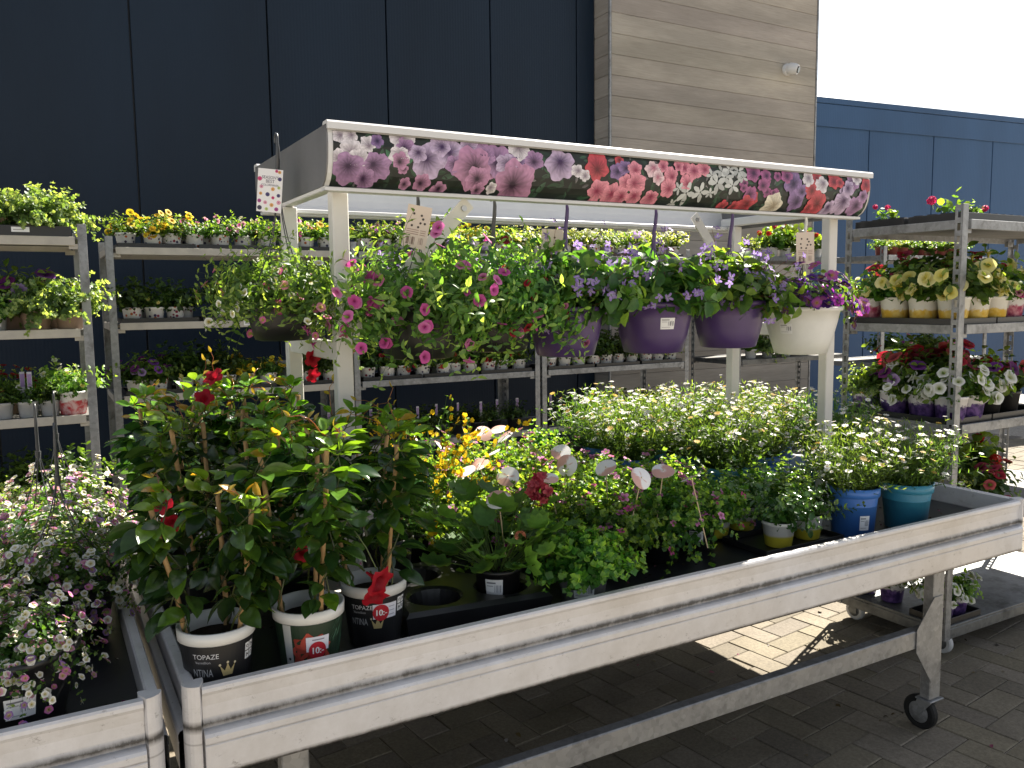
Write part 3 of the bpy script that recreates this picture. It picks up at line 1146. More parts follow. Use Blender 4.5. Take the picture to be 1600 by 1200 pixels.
# ================================================================== SETTING: paving, buildings
def make_paving():
    b = B()
    big = 60
    b.add([(-big, -big, GZ - .006), (big, -big, GZ - .006), (big, big, GZ - .006), (-big, big, GZ - .006)], np.array([0, 1, 2, 3]), (1, 1, 1), 1)
    r = np.random.default_rng(3)
    w = .118
    j = .0016
    # herringbone: every brick covers two cells; laid at 45 degrees to the table
    ca, sa = math.cos(.12), math.sin(.12)
    for i in range(-14, 92):
        for k in range(-14, 92):
            q = (i - k) % 4
            if q == 0:
                x0, x1, y0, y1 = i * w, (i + 2) * w, k * w, (k + 1) * w
            elif q == 3:
                x0, x1, y0, y1 = i * w, (i + 1) * w, k * w, (k + 2) * w
            else:
                continue
            cx, cy = (x0 + x1) / 2, (y0 + y1) / 2
            X, Y = cx * ca - cy * sa, cx * sa + cy * ca
            if not (-1.2 < X < 9.2 and -.6 < Y < 7.2):
                continue
            x0 += j; x1 -= j; y0 += j; y1 -= j
            zt = GZ + r.normal(0, .0012)
            e = .0035
            V = np.array([(x0, y0, GZ - .006), (x1, y0, GZ - .006), (x1, y1, GZ - .006), (x0, y1, GZ - .006),
                          (x0, y0, zt - e), (x1, y0, zt - e), (x1, y1, zt - e), (x0, y1, zt - e),
                          (x0 + e, y0 + e, zt), (x1 - e, y0 + e, zt), (x1 - e, y1 - e, zt), (x0 + e, y1 - e, zt)])
            V = np.stack([V[:, 0] * ca - V[:, 1] * sa, V[:, 0] * sa + V[:, 1] * ca, V[:, 2]], -1)
            F = [[0, 1, 5, 4], [1, 2, 6, 5], [2, 3, 7, 6], [3, 0, 4, 7], [4, 5, 9, 8], [5, 6, 10, 9], [6, 7, 11, 10], [7, 4, 8, 11], [8, 9, 10, 11]]
            g = r.uniform(.8, 1.15)
            b.add(V, np.array(F), (.195 * g, .168 * g, .126 * g * r.uniform(.92, 1.06)), 0)
    struct(b.obj('paving', [M['brick'], M['joint']]))


make_paving()

PHI = .10


def panel_wall(name, label, x_edges, y, z0, z1, mat, thick=.25, cap=.0):
    t = thing(name, label, 'wall', (x_edges[0], y, GZ))
    b = B()
    box(b, 0, x_edges[-1] - x_edges[0], .012, thick, 0, z1 - GZ - .004, 0)
    b.obj('core', M['black'], t)
    for a, c in zip(x_edges[:-1], x_edges[1:]):
        q = B()
        g = .006
        bbox(q, a - x_edges[0] + g, c - x_edges[0] - g, -.03, .010, z0 - GZ, z1 - GZ, .004)
        q.obj('cladding_panel', mat, t)
    q = B()
    bbox(q, -.01, x_edges[-1] - x_edges[0] + .01, -.06, thick + .03, z1 - GZ + .001, z1 - GZ + .07, .005)
    q.obj('coping', mat, t)
    return t


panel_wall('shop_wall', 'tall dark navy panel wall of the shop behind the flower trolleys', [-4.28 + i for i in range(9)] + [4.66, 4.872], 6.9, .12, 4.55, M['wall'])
# the tower clad in boards
tw = thing('cladding_tower', 'weathered grey wood clad tower beside the dark shop wall', 'tower', (4.875, 6.63, GZ))
b = B()
TW, TD, TH = 2.85, 3.0, 4.95
box(b, .02, TW - .02, .02, TD, 0, TH - .01)
b.obj('core', M['black'], tw)
r = np.random.default_rng(8)
bf, bs, bs2 = B(), B(), B()
bh = .192
z = .03
while z < TH:
    z1 = min(z + bh - .0022, TH)
    # boards butt at random joints along the face
    cuts = [0.0] + ([r.uniform(.8, 2.1)] if r.uniform() < 0 else []) + [TW]
    for a, c in zip(cuts[:-1], cuts[1:]):
        g = r.uniform(.84, 1.12)
        bbox(bf, a + (.0015 if a else .022), c - (.0015 if c < TW else .022), 0, .018, z, z1, .003, 0, (g, g * r.uniform(.98, 1.01), g * r.uniform(.95, 1.01)))
    g = r.uniform(.84, 1.1)
    bbox(bs, 0, .018, .022, TD, z, z1, .003, 0, (g, g, g))
    bbox(bs2, TW - .018, TW, .022, TD, z, z1, .003, 0, (g, g, g))
    z += bh
bf.obj('front_boards', M['wood'], tw)
bs.obj('side_boards', M['wood'], tw)
bs2.obj('side_boards', M['wood'], tw)
for x in (-.004, TW - .018):
    b = B()
    bbox(b, x, x + .022, -.006, .021, 0, TH, .003)
    b.obj('corner_trim', M['galv'], tw)
b = B()
bbox(b, -.03, TW + .03, -.03, TD, TH + .002, TH + .06, .004)
b.obj('coping', M['galv_dark'], tw)
# lower wing, its face swung a little towards the viewer
t2 = panel_wall('side_wing_wall', 'lower panel wall with painted-in flare tint beyond the wooden tower', [0, 1.03, 2.09, 3.14, 4.19, 5.24, 6.29, 7.34], 0, .1, 3.73, M['wall2'])
t2.location = (7.727, 6.86, GZ)
t2.rotation_euler.z = -.117
q = B()
bbox(q, -.008, 7.345, -.052, -.0305, 3.50, 3.757, .004)
q.obj('fascia_panel', M['wall2'], t2)
b = B()
# security camera on the tower
cam_t = thing('security_camera', 'small white security camera on the wooden tower', 'camera', (7.24, 6.63, 3.97))
lathe_b = B()
lathe(lathe_b, [(.062, 0), (.062, .03), (.05, .04), (.0001, .041)], 24)
o = lathe_b.obj('bracket', M['white'], cam_t)
o.rotation_euler = (PI / 2, 0, 0)
o.location = (0, 0, 0)
h = B()
P = [(-.0, -.03, 0), (.0, -.06, .0), (.02, -.10, -.012), (.035, -.13, -.022)]
tube(h, P, [.055, .062, .060, .05], 20)
h.obj('housing', M['white'], cam_t)
h = B()
tube(h, [(.034, -.128, -.021), (.040, -.140, -.025)], [.040, .034], 18)
h.obj('lens', M['lens'], cam_t)


# ================================================================== display tables
def apron_prof(sgn, y):
    """front moulding: rolled top lip, recessed upper band, projecting lower band"""
    p = [(0.000, .777), (.003, .782), (.020, .782), (.024, .778), (.024, .601), (.0, .598), (-.010, .600), (-.013, .606), (-.013, .664), (-.0115, .666), (-.0135, .668), (-.0135, .682), (-.010, .688),
         (.000, .692), (.007, .694), (.007, .702), (.003, .704), (.006, .715), (.007, .740), (.004, .762), (-.001, .770)]
    return [(y + sgn * a, zz) for a, zz in p]


def table(name, label, x0, x1, y0, y1, legs_x, group):
    t = thing(name, label, 'display table', (0, 0, 0), group)
    b = B()
    box(b, x0 + .02, x1 - .02, y0 + .02, y1 - .02, .694, .712)
    b.obj('tray_floor', M['liner'], t)
    for nm, y, s in (('front_panel', y0, 1), ('rear_panel', y1, -1)):
        b = B()
        extrude_x(b, apron_prof(s, y)[::s], x0 + .031, x1 - .031)
        b.obj(nm, M['alu'], t)
    for x, s in ((x0, 1), (x1, -1)):
        b = B()
        pr = np.array(apron_prof(s, x))
        m = len(pr)
        ya, yb = y0 + .031, y1 - .031
        V = np.concatenate([np.c_[pr[:, 0], np.full(m, ya), pr[:, 1]], np.c_[pr[:, 0], np.full(m, yb), pr[:, 1]]])
        k = np.arange(m)
        k2 = (k + 1) % m
        F = np.stack([k, k2, k2 + m, k + m], -1)
        b.add(V, F[:, ::s])
        b.obj('side_panel', M['alu'], t)
    for x, sx in ((x0, 1), (x1, -1)):
        for y, sy in ((y0, 1), (y1, -1)):
            b = B()
            a = np.linspace(0, PI / 2, 7)
            R = .03
            cx, cy = x + sx * (R - .004), y + sy * (R - .004)
            pts = [(cx - sx * R * math.cos(q), cy - sy * R * math.sin(q)) for q in a] + [(cx + sx * .012, cy - sy * .0), (cx + sx * .012, cy + sy * .012), (cx - sx * .0, cy + sy * .012)]
            pts = np.array(pts)
            if sx * sy < 0:
                pts = pts[::-1]
            m = len(pts)
            V = np.concatenate([np.c_[pts, np.full(m, .590)], np.c_[pts, np.full(m, .787)]])
            k = np.arange(m)
            k2 = (k + 1) % m
            b.add(V, np.stack([k, k2, k2 + m, k + m], -1))
            b.poly(V[:m][::-1])
            b.poly(V[m:])
            b.obj('corner_post', M['alu'], t)
    # legs, stretcher beams, casters
    for y, s in ((y0 + .075, 1), (y1 - .075, -1)):
        for x, sx in zip(legs_x, (1, -1)):
            b = B()
            bbox(b, x - .03, x + .03, y - .02, y + .02, .10, .668, .003)
            b.obj('leg', M['galv'], t)
            b = B()
            q = [(x + sx * .0305, .25), (x + sx * .0305, .45), (x + sx * .03, .45), (x + sx * .12, .36), (x + sx * .12, .31)]
            prof = [(x - sx * .02, .48), (x + sx * .03, .48), (x + sx * .12, .38), (x + sx * .12, .30), (x + sx * .03, .17), (x - sx * .02, .17)]
            V = [(a, y - s * .0235, zz) for a, zz in prof] + [(a, y - s * .0205, zz) for a, zz in prof]
            m = len(prof)
            k = np.arange(m)
            k2 = (k + 1) % m
            b.add(V, [np.stack([k, k + m, k2 + m, k2], -1), np.arange(m), np.arange(m) + m])
            b.obj('gusset', M['galv'], t)
            # caster
            cz = GZ + .062
            fk = B()
            bbox(fk, x - .04, x + .04, y - .03, y + .03, .093, .0995, .002)
            for dx in (-.021, .021):
                prof = [(y - .025, .092), (y + .03, .092), (y + .05, cz + .01), (y + .04, cz - .012), (y + .022, cz - .005)]
                V = [(x + dx - .0015, a, zz) for a, zz in prof] + [(x + dx + .0015, a, zz) for a, zz in prof]
                m = 5
                k = np.arange(m)
                k2 = (k + 1) % m
                fk.add(V, [np.stack([k, k + m, k2 + m, k2], -1), np.arange(m), np.arange(m) + m])
            fk.obj('caster_fork', M['galv'], t)
            w = B()
            ws = wheel(w, .062, .030)
            w.obj('wheel', [M['rubber'], M['galv']], t, (x, y + .032, cz))
        b = B()
        bbox(b, legs_x[0] + .032, legs_x[1] - .032, y - .018, y + .018, .31, .375, .003)
        b.obj('stretcher_beam', M['galv'], t)
    for x in legs_x:
        b = B()
        bbox(b, x - .018, x + .018, y0 + .098, y1 - .098, .60, .65, .003)
        b.obj('cross_beam', M['galv'], t)
    return t


def wheel(b, R, w, c=(1, 1, 1)):
    """wheel on the X axis: tyre (slot 0) and hub (slot 1)"""
    seg = 28
    a = np.arange(seg) * 2 * PI / seg
    prof = [(R * .62, -w / 2, 1), (R * .62, -w * .5, 0), (R * .9, -w * .5, 0), (R, -w * .3, 0), (R, w * .3, 0), (R * .9, w * .5, 0), (R * .62, w * .5, 0)]
    V = np.stack([np.stack([np.full(seg, x), rr * np.cos(a), rr * np.sin(a)], -1) for rr, x, _ in prof])
    m = len(prof)
    i = np.arange(m - 1)[:, None] * seg
    k = np.arange(seg)[None]
    F = np.stack([i + k, i + (k + 1) % seg, i + seg + (k + 1) % seg, i + seg + k], -1).reshape(-1, 4)
    b.add(V.reshape(-1, 3), F, c, 0, False)
    for x, s in ((-w * .42, -1), (w * .42, 1)):
        ring = np.stack([np.full(seg, x), R * .62 * np.cos(a), R * .62 * np.sin(a)], -1)
        hub = np.stack([np.full(seg, x + s * .004), R * .25 * np.cos(a), R * .25 * np.sin(a)], -1)
        ctr = [[x + s * .006, 0, 0]]
        k = np.arange(seg)
        k2 = (k + 1) % seg
        b.add(np.concatenate([ring, hub, ctr]), [np.stack([k, k2, k2 + seg, k + seg], -1), np.stack([k + seg, k2 + seg, np.full(seg, 2 * seg)], -1)], c, 1)
    return b


TX0, TX1, TY0, TY1 = .207, 3.112, 1.672, 3.17
main = table('display_table', 'long wheeled aluminium flower table carrying the petunia print canopy', TX0, TX1, TY0, TY1, (.43, 2.70), 'wheeled display tables')
side = table('display_table', 'wheeled aluminium table holding white bacopa, partly out of the frame', -2.60, .163, TY0, TY1, (-2.3, -.12), 'wheeled display tables')

# canopy frame on the main table
PX, PY = (.72, 2.655), (2.2, 2.7)
for x in PX:
    for y in PY:
        b = B()
        bbox(b, x - .0225, x + .0225, y - .02, y + .02, .7135, 1.836, .003)
        b.obj('canopy_post', M['cream'], main)
        b = B()
        bbox(b, x - .05, x + .05, y - .045, y + .045, .7132, .719, .001)
        b.obj('post_foot', M['cream'], main)
for x in PX:
    b = B()
    bbox(b, x - .018, x + .018, PY[0] + .021, PY[1] - .021, 1.375, 1.425, .003)
    b.obj('cross_rail', M['cream'], main)
    b = B()
    bbox(b, x - .016, x + .016, 2.13, 2.77, 1.838, 1.872, .003)
    b.obj('canopy_bearer', M['white'], main)
for y, s in ((2.16, 1), (2.74, -1)):
    b = B()
    bbox(b, .665, 2.688, y - .014, y + .014, 1.822, 1.836, .002)
    b.obj('canopy_rail', M['white'], main)
for p0, p1 in (((.742, 2.178, 1.455), (1.10, 2.178, 1.815)), ((2.44, 2.722, 1.88), (2.665, 2.722, 1.60)), ((1.66, 2.178, 1.90), (1.70, 2.178, 1.83))):
    b = B()
    if p1[0] == 1.70:
        continue
    bar(b, p0, p1, .042, .006, (0, 0, 1) if abs(p1[0] - p0[0]) > .3 else (1, 0, 0))
    pe = A(*p1) if p1[2] > p0[2] else A(*p0)
    d = norm(A(*p0) - A(*p1)) if p1[2] > p0[2] else norm(A(*p1) - A(*p0))
    c = pe + d * .025
    hx = B()
    a = np.arange(6) * PI / 3
    for yy, rr in ((-.009, .010), (-.0035, .016)):
        pass
    b.obj('diagonal_brace', M['cream'], main)
    tube(hx, [c + A(0, -.0032, 0), c + A(0, -.009, 0)], .009, 6)
    hx.obj('bolt', M['steel'], main)

FP = [(2.070, 1.975), (2.064, 1.955), (2.062, 1.93), (2.064, 1.905), (2.069, 1.88), (2.078, 1.858), (2.090, 1.842), (2.110, 1.828)]   # curved front profile (y, z)
CX0, CX1 = .655, 2.70


def fascia_y(z):
    zs = [q[1] for q in FP][::-1]
    ys = [q[0] for q in FP][::-1]
    return np.interp(z, zs, ys)


def fascia(mirror):
    s = (lambda y: 4.9 - y) if mirror else (lambda y: y)
    outer = [(s(y), zz) for y, zz in FP]
    inner = [(s(y + .006), zz) for y, zz in FP[::-1]]
    b = B()
    extrude_x(b, outer + inner, CX0, CX1)
    o = b.obj('canopy_fascia', M['white'], main)
    # bright top rim moulding
    b = B()
    rim = [(s(2.052), 1.963), (s(2.052), 1.979), (s(2.056), 1.984), (s(2.088), 1.984), (s(2.092), 1.979), (s(2.092), 1.972), (s(2.0785), 1.972), (s(2.0785), 1.976), (s(2.0605), 1.976), (s(2.0605), 1.963)]
    extrude_x(b, rim, CX0 - .004, CX1 + .004)
    b.obj('top_rim', M['white'], o)
    b = B()
    low = [(s(2.100), 1.8265), (s(2.100), 1.818), (s(2.135), 1.818), (s(2.135), 1.8265)]
    extrude_x(b, low, CX0, CX1)
    b.obj('lower_lip', M['white'], o)
    return o


front_fascia = fascia(False)
fascia(True)
for x, s in ((CX0, -1), (CX1, 1)):
    b = B()
    out = [(y, zz) for y, zz in FP] + [(4.9 - y, zz) for y, zz in FP[::-1]]
    out = np.array(out)
    m = len(out)
    xa, xb = (x - .004, x - .0005) if s < 0 else (x + .0005, x + .004)
    V = np.concatenate([np.c_[np.full(m, xa), out], np.c_[np.full(m, xb), out]])
    k = np.arange(m)
    k2 = (k + 1) % m
    b.add(V, [np.stack([k, k2, k2 + m, k + m], -1)])
    b.poly(V[:m]); b.poly(V[m:][::-1])
    b.obj('canopy_end_panel', M['grey'], main)

# the petunia print: flat printed artwork on the curved fascia
FLOWERS = [(0.686,1.949,0.018,'w'),(0.712,1.951,0.016,'w'),(0.713,1.908,0.028,'w'),(0.681,1.894,0.022,'w'),(0.737,1.896,0.025,'w'),(0.758,1.934,0.018,'w'),(0.783,1.943,0.016,'v'),(0.707,1.871,0.036,'m'),(0.781,1.878,0.032,'m'),(0.755,1.849,0.021,'m'),(0.854,1.949,0.029,'w'),(0.861,1.931,0.022,'m'),(0.843,1.911,0.024,'w'),(0.847,1.899,0.019,'p'),(0.926,1.905,0.039,'l'),(0.895,1.919,0.021,'l'),(0.986,1.933,0.032,'l'),(0.959,1.943,0.024,'l'),(1.075,1.942,0.027,'m'),(1.047,1.95,0.022,'l'),(1.002,1.898,0.022,'m'),(1.132,1.919,0.036,'m'),(1.092,1.928,0.027,'m'),(1.197,1.923,0.025,'v'),(1.206,1.954,0.03,'w'),(1.161,1.911,0.028,'l'),(1.252,1.927,0.026,'m'),(1.057,1.896,0.047,'p'),(1.074,1.868,0.028,'p'),(0.914,1.849,0.02,'p'),(0.967,1.832,0.019,'p'),(1.196,1.865,0.051,'p'),(1.339,1.92,0.041,'l'),(1.399,1.908,0.018,'w'),(1.085,1.841,0.015,'p'),(1.125,1.846,0.013,'w'),(1.469,1.924,0.038,'r'),(1.427,1.896,0.015,'w'),(1.55,1.946,0.015,'r'),(1.543,1.915,0.026,'v'),(1.572,1.928,0.023,'v'),(1.609,1.927,0.025,'c'),(1.486,1.858,0.035,'c'),(1.536,1.849,0.03,'c'),(1.579,1.883,0.025,'c'),(1.572,1.842,0.026,'c'),(1.62,1.885,0.034,'c'),(1.624,1.847,0.026,'c'),(1.688,1.843,0.028,'c'),(1.679,1.929,0.028,'k'),(1.702,1.907,0.02,'k'),(1.752,1.916,0.024,'c'),(1.745,1.877,0.027,'c'),(1.721,1.944,0.019,'c'),(1.803,1.946,0.024,'c'),(1.847,1.934,0.028,'c'),(1.888,1.945,0.025,'c'),(1.816,1.899,0.023,'c'),(1.783,1.948,0.018,'c'),(1.824,1.866,0.031,'s'),(1.881,1.872,0.029,'s'),(1.788,1.879,0.018,'s'),(1.946,1.903,0.033,'s'),(1.979,1.924,0.032,'s'),(2.014,1.898,0.029,'s'),(1.962,1.941,0.026,'s'),(2.039,1.946,0.03,'s'),(1.921,1.926,0.021,'s'),(1.996,1.949,0.024,'s'),(2.056,1.928,0.022,'s'),(1.922,1.871,0.018,'s'),(1.785,1.834,0.015,'s'),(2.104,1.947,0.03,'g'),(2.162,1.941,0.022,'g'),(2.154,1.909,0.025,'g'),(2.101,1.874,0.027,'g'),(2.066,1.894,0.015,'g'),(2.209,1.883,0.018,'g'),(2.093,1.839,0.035,'r'),(1.998,1.835,0.02,'r'),(2.05,1.834,0.019,'r'),(2.219,1.848,0.039,'e'),(2.292,1.926,0.039,'v'),(2.263,1.947,0.026,'g'),(2.322,1.869,0.035,'v'),(2.34,1.899,0.026,'v'),(2.388,1.905,0.028,'r'),(2.411,1.943,0.027,'r'),(2.368,1.94,0.023,'w'),(2.437,1.924,0.027,'w'),(2.501,1.945,0.029,'r'),(2.532,1.936,0.02,'r'),(2.429,1.86,0.039,'r'),(2.4,1.842,0.02,'r'),(2.56,1.869,0.037,'l'),(2.634,1.862,0.033,'m'),(2.673,1.934,0.025,'r'),(2.599,1.94,0.029,'m'),(2.579,1.918,0.024,'l'),(2.5,1.846,0.023,'l'),(2.664,1.895,0.021,'m'),(2.624,1.959,0.02,'w')]


def fmap_fascia(x, z, eps):
    x, z = np.asarray(x, float), np.asarray(z, float)
    return np.stack([np.clip(x, CX0 + .012, CX1 - .006), fascia_y(np.clip(z, 1.8295, 1.960)) - eps, np.clip(z, 1.8295, 1.960)], -1)


def make_print():
    b = B()
    r = np.random.default_rng(21)
    zs = np.array([1.829] + [q[1] for q in FP[::-1][1:-1]] + [1.961])
    nx = 60
    X = np.linspace(CX0 + .012, CX1 - .006, nx + 1)
    V = np.concatenate([np.stack([X, np.full(nx + 1, fascia_y(zz)) - .0008, np.full(nx + 1, zz)], -1) for zz in zs])
    i = np.arange(nx)
    F = np.concatenate([np.stack([i + j * (nx + 1), i + 1 + j * (nx + 1), i + nx + 2 + j * (nx + 1), i + nx + 1 + j * (nx + 1)], -1) for j in range(len(zs) - 1)])
    g = r.uniform(.5, 1.3, (len(V), 1))
    b.add(V, F, A(.012, .017, .014) * g)
    e = .0010

    def leaf(x, zc, L, a, c):
        n = 9
        tt = np.linspace(0, 1, n)
        w = L * .17 * np.sin(PI * tt) ** .8
        ca, sa = math.cos(a), math.sin(a)
        up = np.c_[tt * L, w]
        dn = np.c_[tt * L, -w]
        mid = np.c_[tt * L, 0 * tt]
        for side, kk in ((up, 1.0), (dn, .72)):
            pts = np.concatenate([mid, side])
            V = fmap_fascia(x + pts[:, 0] * ca - pts[:, 1] * sa, zc + pts[:, 0] * sa + pts[:, 1] * ca, e + r.uniform(0, .0001))
            i = np.arange(n - 1)
            b.add(V, np.stack([i, i + 1, i + n + 1, i + n], -1), A(*c) * kk)
    for _ in range(330):
        c = A(.02, .055, .028) * r.uniform(.4, 1.7) + A(.012, .004, .012) * r.uniform(0, 1)
        leaf(r.uniform(CX0, CX1), r.uniform(1.825, 1.965), r.uniform(.02, .05), r.uniform(0, 6.28), c)
    for _ in range(70):
        leaf(r.uniform(CX0, CX1), r.uniform(1.83, 1.96), r.uniform(.015, .03), r.uniform(0, 6.28), A(.16, .15, .16) * r.uniform(.5, 1.2))
    leaf(.835, 1.884, .05, 2.2, (.05, .16, .08))
    leaf(.85, 1.885, .055, .7, (.06, .2, .1))
    PAL = {'m': ((.05, .015, .07), (.34, .20, .36)), 'l': ((.06, .02, .10), (.46, .36, .52)), 'p': ((.035, .01, .035), (.44, .22, .36)), 'v': ((.04, .02, .08), (.24, .15, .32)),
           'w': ((.30, .24, .30), (.66, .62, .66)), 'r': ((.18, .02, .03), (.50, .07, .09)), 'c': ((.33, .04, .10), (.66, .25, .32)), 'k': ((.55, .2, .28), (.70, .52, .56)),
           'g': ((.06, .01, .06), (.34, .10, .24)), 'e': ((.42, .35, .25), (.66, .62, .52))}

    def bloom(x, zc, R, kind, e):
        if kind == 's':    # white star shaped petunia: five white spokes
            a0 = r.uniform(0, 6.28)
            sq = r.uniform(.6, 1)
            for q in range(5):
                a = a0 + q * 2 * PI / 5 + r.normal(0, .1)
                pts = [(.08, -.06), (.5, -.26), (.92, -.16), (1.05, .02), (.9, .18), (.5, .24), (.08, .06)]
                P = np.array([(u * math.cos(a) - v * math.sin(a), (u * math.sin(a) + v * math.cos(a)) * sq) for u, v in pts]) * R
                V = fmap_fascia(x + P[:, 0], zc + P[:, 1], e)
                b.add(V, np.arange(len(V)), A(.52, .54, .53) * r.uniform(.7, 1.05))
            return
        ci, co = PAL[kind]
        n = 45
        nr = 9
        a0 = r.uniform(0, 6.28)
        sq = r.uniform(.78, 1.05)
        a = np.arange(n) * 2 * PI / n
        lob = 1 - .24 * (1 - np.abs(np.cos(a * 2.5 + a0))) + .035 * np.sin(a * 11 + a0) + .02 * r.normal(size=n)
        tilt = r.uniform(-.25, .25, 2)
        rings_ = []
        cols = []
        petal_shade = 1 + .10 * np.cos(a * 2.5 * 2 + a0 * 2) + .05 * r.normal(size=n)
        for j, q in enumerate(np.linspace(.0, 1, nr + 1)[1:]):
            rr = R * q * (1 + (lob - 1) * q)
            rings_.append(np.stack([x + rr * np.cos(a) + tilt[0] * R * (1 - q), zc + sq * rr * np.sin(a) + tilt[1] * R * (1 - q)], -1))
            k = np.clip((q - .12) / .62, 0, 1) ** .8
            vein = .34 * (np.sin(a * 15 + .5 * np.sin(a * 4 + a0)) > .25) * (1 - q) ** .7 + .09 * r.normal(size=n)
            cc = (A(*ci) * (1 - k) + A(*co) * k)[None] * (petal_shade * (1 - vein))[:, None] * (.78 + .2 * q)
            cols.append(cc)
        V2 = np.concatenate([[[x + tilt[0] * R, zc + tilt[1] * R]]] + rings_)
        C = np.concatenate([[A(*ci) * .6]] + cols)
        V = fmap_fascia(V2[:, 0], V2[:, 1], e)
        i = np.arange(n)
        i2 = (i + 1) % n
        F4 = np.concatenate([np.stack([1 + j * n + i, 1 + j * n + i2, 1 + (j + 1) * n + i2, 1 + (j + 1) * n + i], -1) for j in range(nr - 1)])
        b.add(V, [F4, np.stack([0 * i, 1 + i2, 1 + i], -1)], C)
    order = list(FLOWERS)
    extra = []
    for x, zc, R, k in order:      # smaller, darker blooms of the same kind half hidden behind
        if k in 'mlpcgvr' and r.uniform() < .6:
            extra.append((x + r.normal(0, R * .9), zc + r.normal(0, R * .6), R * .65, k))
    for q, (x, zc, R, k) in enumerate(extra + order):
        bloom(x, zc, R * (1.3 if k in 'lmpw' else 1.16), k, .0012 + q * 2.4e-5)
    return b.obj('petunia_print', M['printed'], front_fascia)


make_print()


# ================================================================== plant trolleys
def slotted_post(b, x, y, sx, sy, z0, z1, slots=True):
    """steel upright: broad face along x, slotted flange along y"""
    bbox(b, min(x, x + sx * .038), max(x, x + sx * .038), min(y, y + sy * .0025), max(y, y + sy * .0025), z0, z1, .0008)
    xa, xb = min(x, x + sx * .0025), max(x, x + sx * .0025)
    ys = [y + sy * .0027, y + sy * .010, y + sy * .024, y + sy * .034]
    if not slots:
        box(b, xa, xb, min(ys[0], ys[3]), max(ys[0], ys[3]), z0, z1)
        return
    box(b, xa, xb, min(ys[0], ys[1]), max(ys[0], ys[1]), z0, z1)
    box(b, xa, xb, min(ys[2], ys[3]), max(ys[2], ys[3]), z0, z1)
    z = z0
    while z < z1 - .01:
        box(b, xa, xb, min(ys[1], ys[2]), max(ys[1], ys[2]), z, min(z + .022, z1))
        z += .052


def trolley(name, label, x0, x1, y0, y1, shelves, group, edge='slat', top=1.9):
    t = thing(name, label, 'plant trolley', ((x0 + x1) / 2, (y0 + y1) / 2, GZ), group)
    ox, oy = (x0 + x1) / 2, (y0 + y1) / 2
    a, c, d, e = x0 - ox, x1 - ox, y0 - oy, y1 - oy
    b = B()
    z0 = .085
    bbox(b, a + .005, c - .005, d + .005, e - .005, z0 + .045, z0 + .057, .002)
    for q in ((a + .004, c - .004, d + .0045, d + .035), (a + .004, c - .004, e - .035, e - .0045), (a + .004, a + .034, d + .0355, e - .0355), (c - .034, c - .004, d + .0355, e - .0355)):
        bbox(b, *q, z0, z0 + .0445, .002)
    b.obj('base', M['galv_dark'], t)
    for x, sx in ((a, 1), (c, -1)):
        for y, sy in ((d, 1), (e, -1)):
            b = B()
            slotted_post(b, x, y, sx, sy, z0, top - GZ)
            b.obj('post', M['galv'], t)
            w = B()
            wheel(w, .048, .028)
            fk = B()
            X, Y = x + sx * .075, y + sy * .06
            bbox(fk, -.03, .03, -.03, .03, .072, .0845, .002)
            for k in (-.018, .018):
                box(fk, k - .0015, k + .0015, -.018, .022, .035, .0718)
            f = fk.obj('castor', M['galv_dark'], t, (X, Y, 0))
            w.obj('wheel', [M['pale_pot'], M['galv_dark']], f, (0, 0, .048))
    for z in shelves:
        zz = z - GZ
        b = B()
        bbox(b, a + .012, c - .012, d + .012, e - .012, zz - .010, zz - .001, .002, 0)
        for y, s in ((d - .006, 1), (e + .006, -1)):
            ya, yb = min(y, y + s * .014), max(y, y + s * .014)
            bbox(b, a + .05, c - .05, ya, yb, zz - .036, zz + .004, .0015, 1)
            for x, s2 in ((a + .03, 1), (c - .03, -1)):      # end hooks, a little lower
                bbox(b, min(x, x + s2 * .045), max(x, x + s2 * .045), ya + s * .0145, yb + s * .008, zz - .052, zz - .028, .001, 1)
        for x, s in ((a + .003, 1), (c - .003, -1)):
            bbox(b, min(x, x + s * .012), max(x, x + s * .012), d + .036, e - .036, zz - .036, zz + .002, .0015, 1)
        b.obj('shelf', [M['deck'], M[edge]], t)
    return t


GRP_T = 'galvanised plant trolleys'


def shelf_label(t, x, z):
    b = B()
    bbox(b, -.024, .024, -.0012, 0, -.026, .008, .0004, 0, (.72, .72, .70))
    for q in (-.002, -.009, -.016):
        box(b, -.018, .012, -.0016, -.0013, q, q + .003, 0, (.25, .25, .27))
    b.obj('shelf_label', M['printed'], t, (x - t.location.x, 5.05 - t.location.y - .0065, z - GZ))


A_SH = (1.838, 1.424, 1.018, .60)
tA = trolley('plant_trolley', 'galvanised plant trolley against the navy wall, behind the red mandevillas', .345, 1.705, 5.05, 5.615, A_SH, GRP_T)
trolley('plant_trolley', 'galvanised plant trolley behind the pink calibrachoa basket', 1.725, 3.10, 5.05, 5.615, A_SH, GRP_T, 'galv')
for _x, _z in ((1.08, 1.424), (.78, 1.018)):
    shelf_label(tA, _x, _z)
trolley('plant_trolley', 'galvanised plant trolley behind the hanging purple bowls', 3.12, 4.49, 5.05, 5.615, A_SH, GRP_T, 'galv')
trolley('plant_trolley', 'galvanised plant trolley of geraniums seen beyond the white hanging bowl', 5.02, 6.38, 5.05, 5.615, (1.86, 1.42, 1.0), GRP_T, 'galv_dark')
L_SH = (1.838, 1.418, 1.018, .58)
trolley('plant_trolley', 'plant trolley with pale shelf edges beside the white bacopa table', -1.15, .222, 4.34, 4.90, L_SH, GRP_T)
R_SH = (1.835, 1.405, .985, .56)
trolley('plant_trolley', 'plant trolley with slotted post at the table end, holding yellow petunias', 3.29, 4.64, 2.07, 2.635, R_SH, GRP_T, 'galv')
trolley('plant_trolley', 'plant trolley behind the yellow petunias, small red pots on top', 5.62, 7.0, 4.15, 4.71, (1.83, 1.45, 1.0), GRP_T, 'galv')


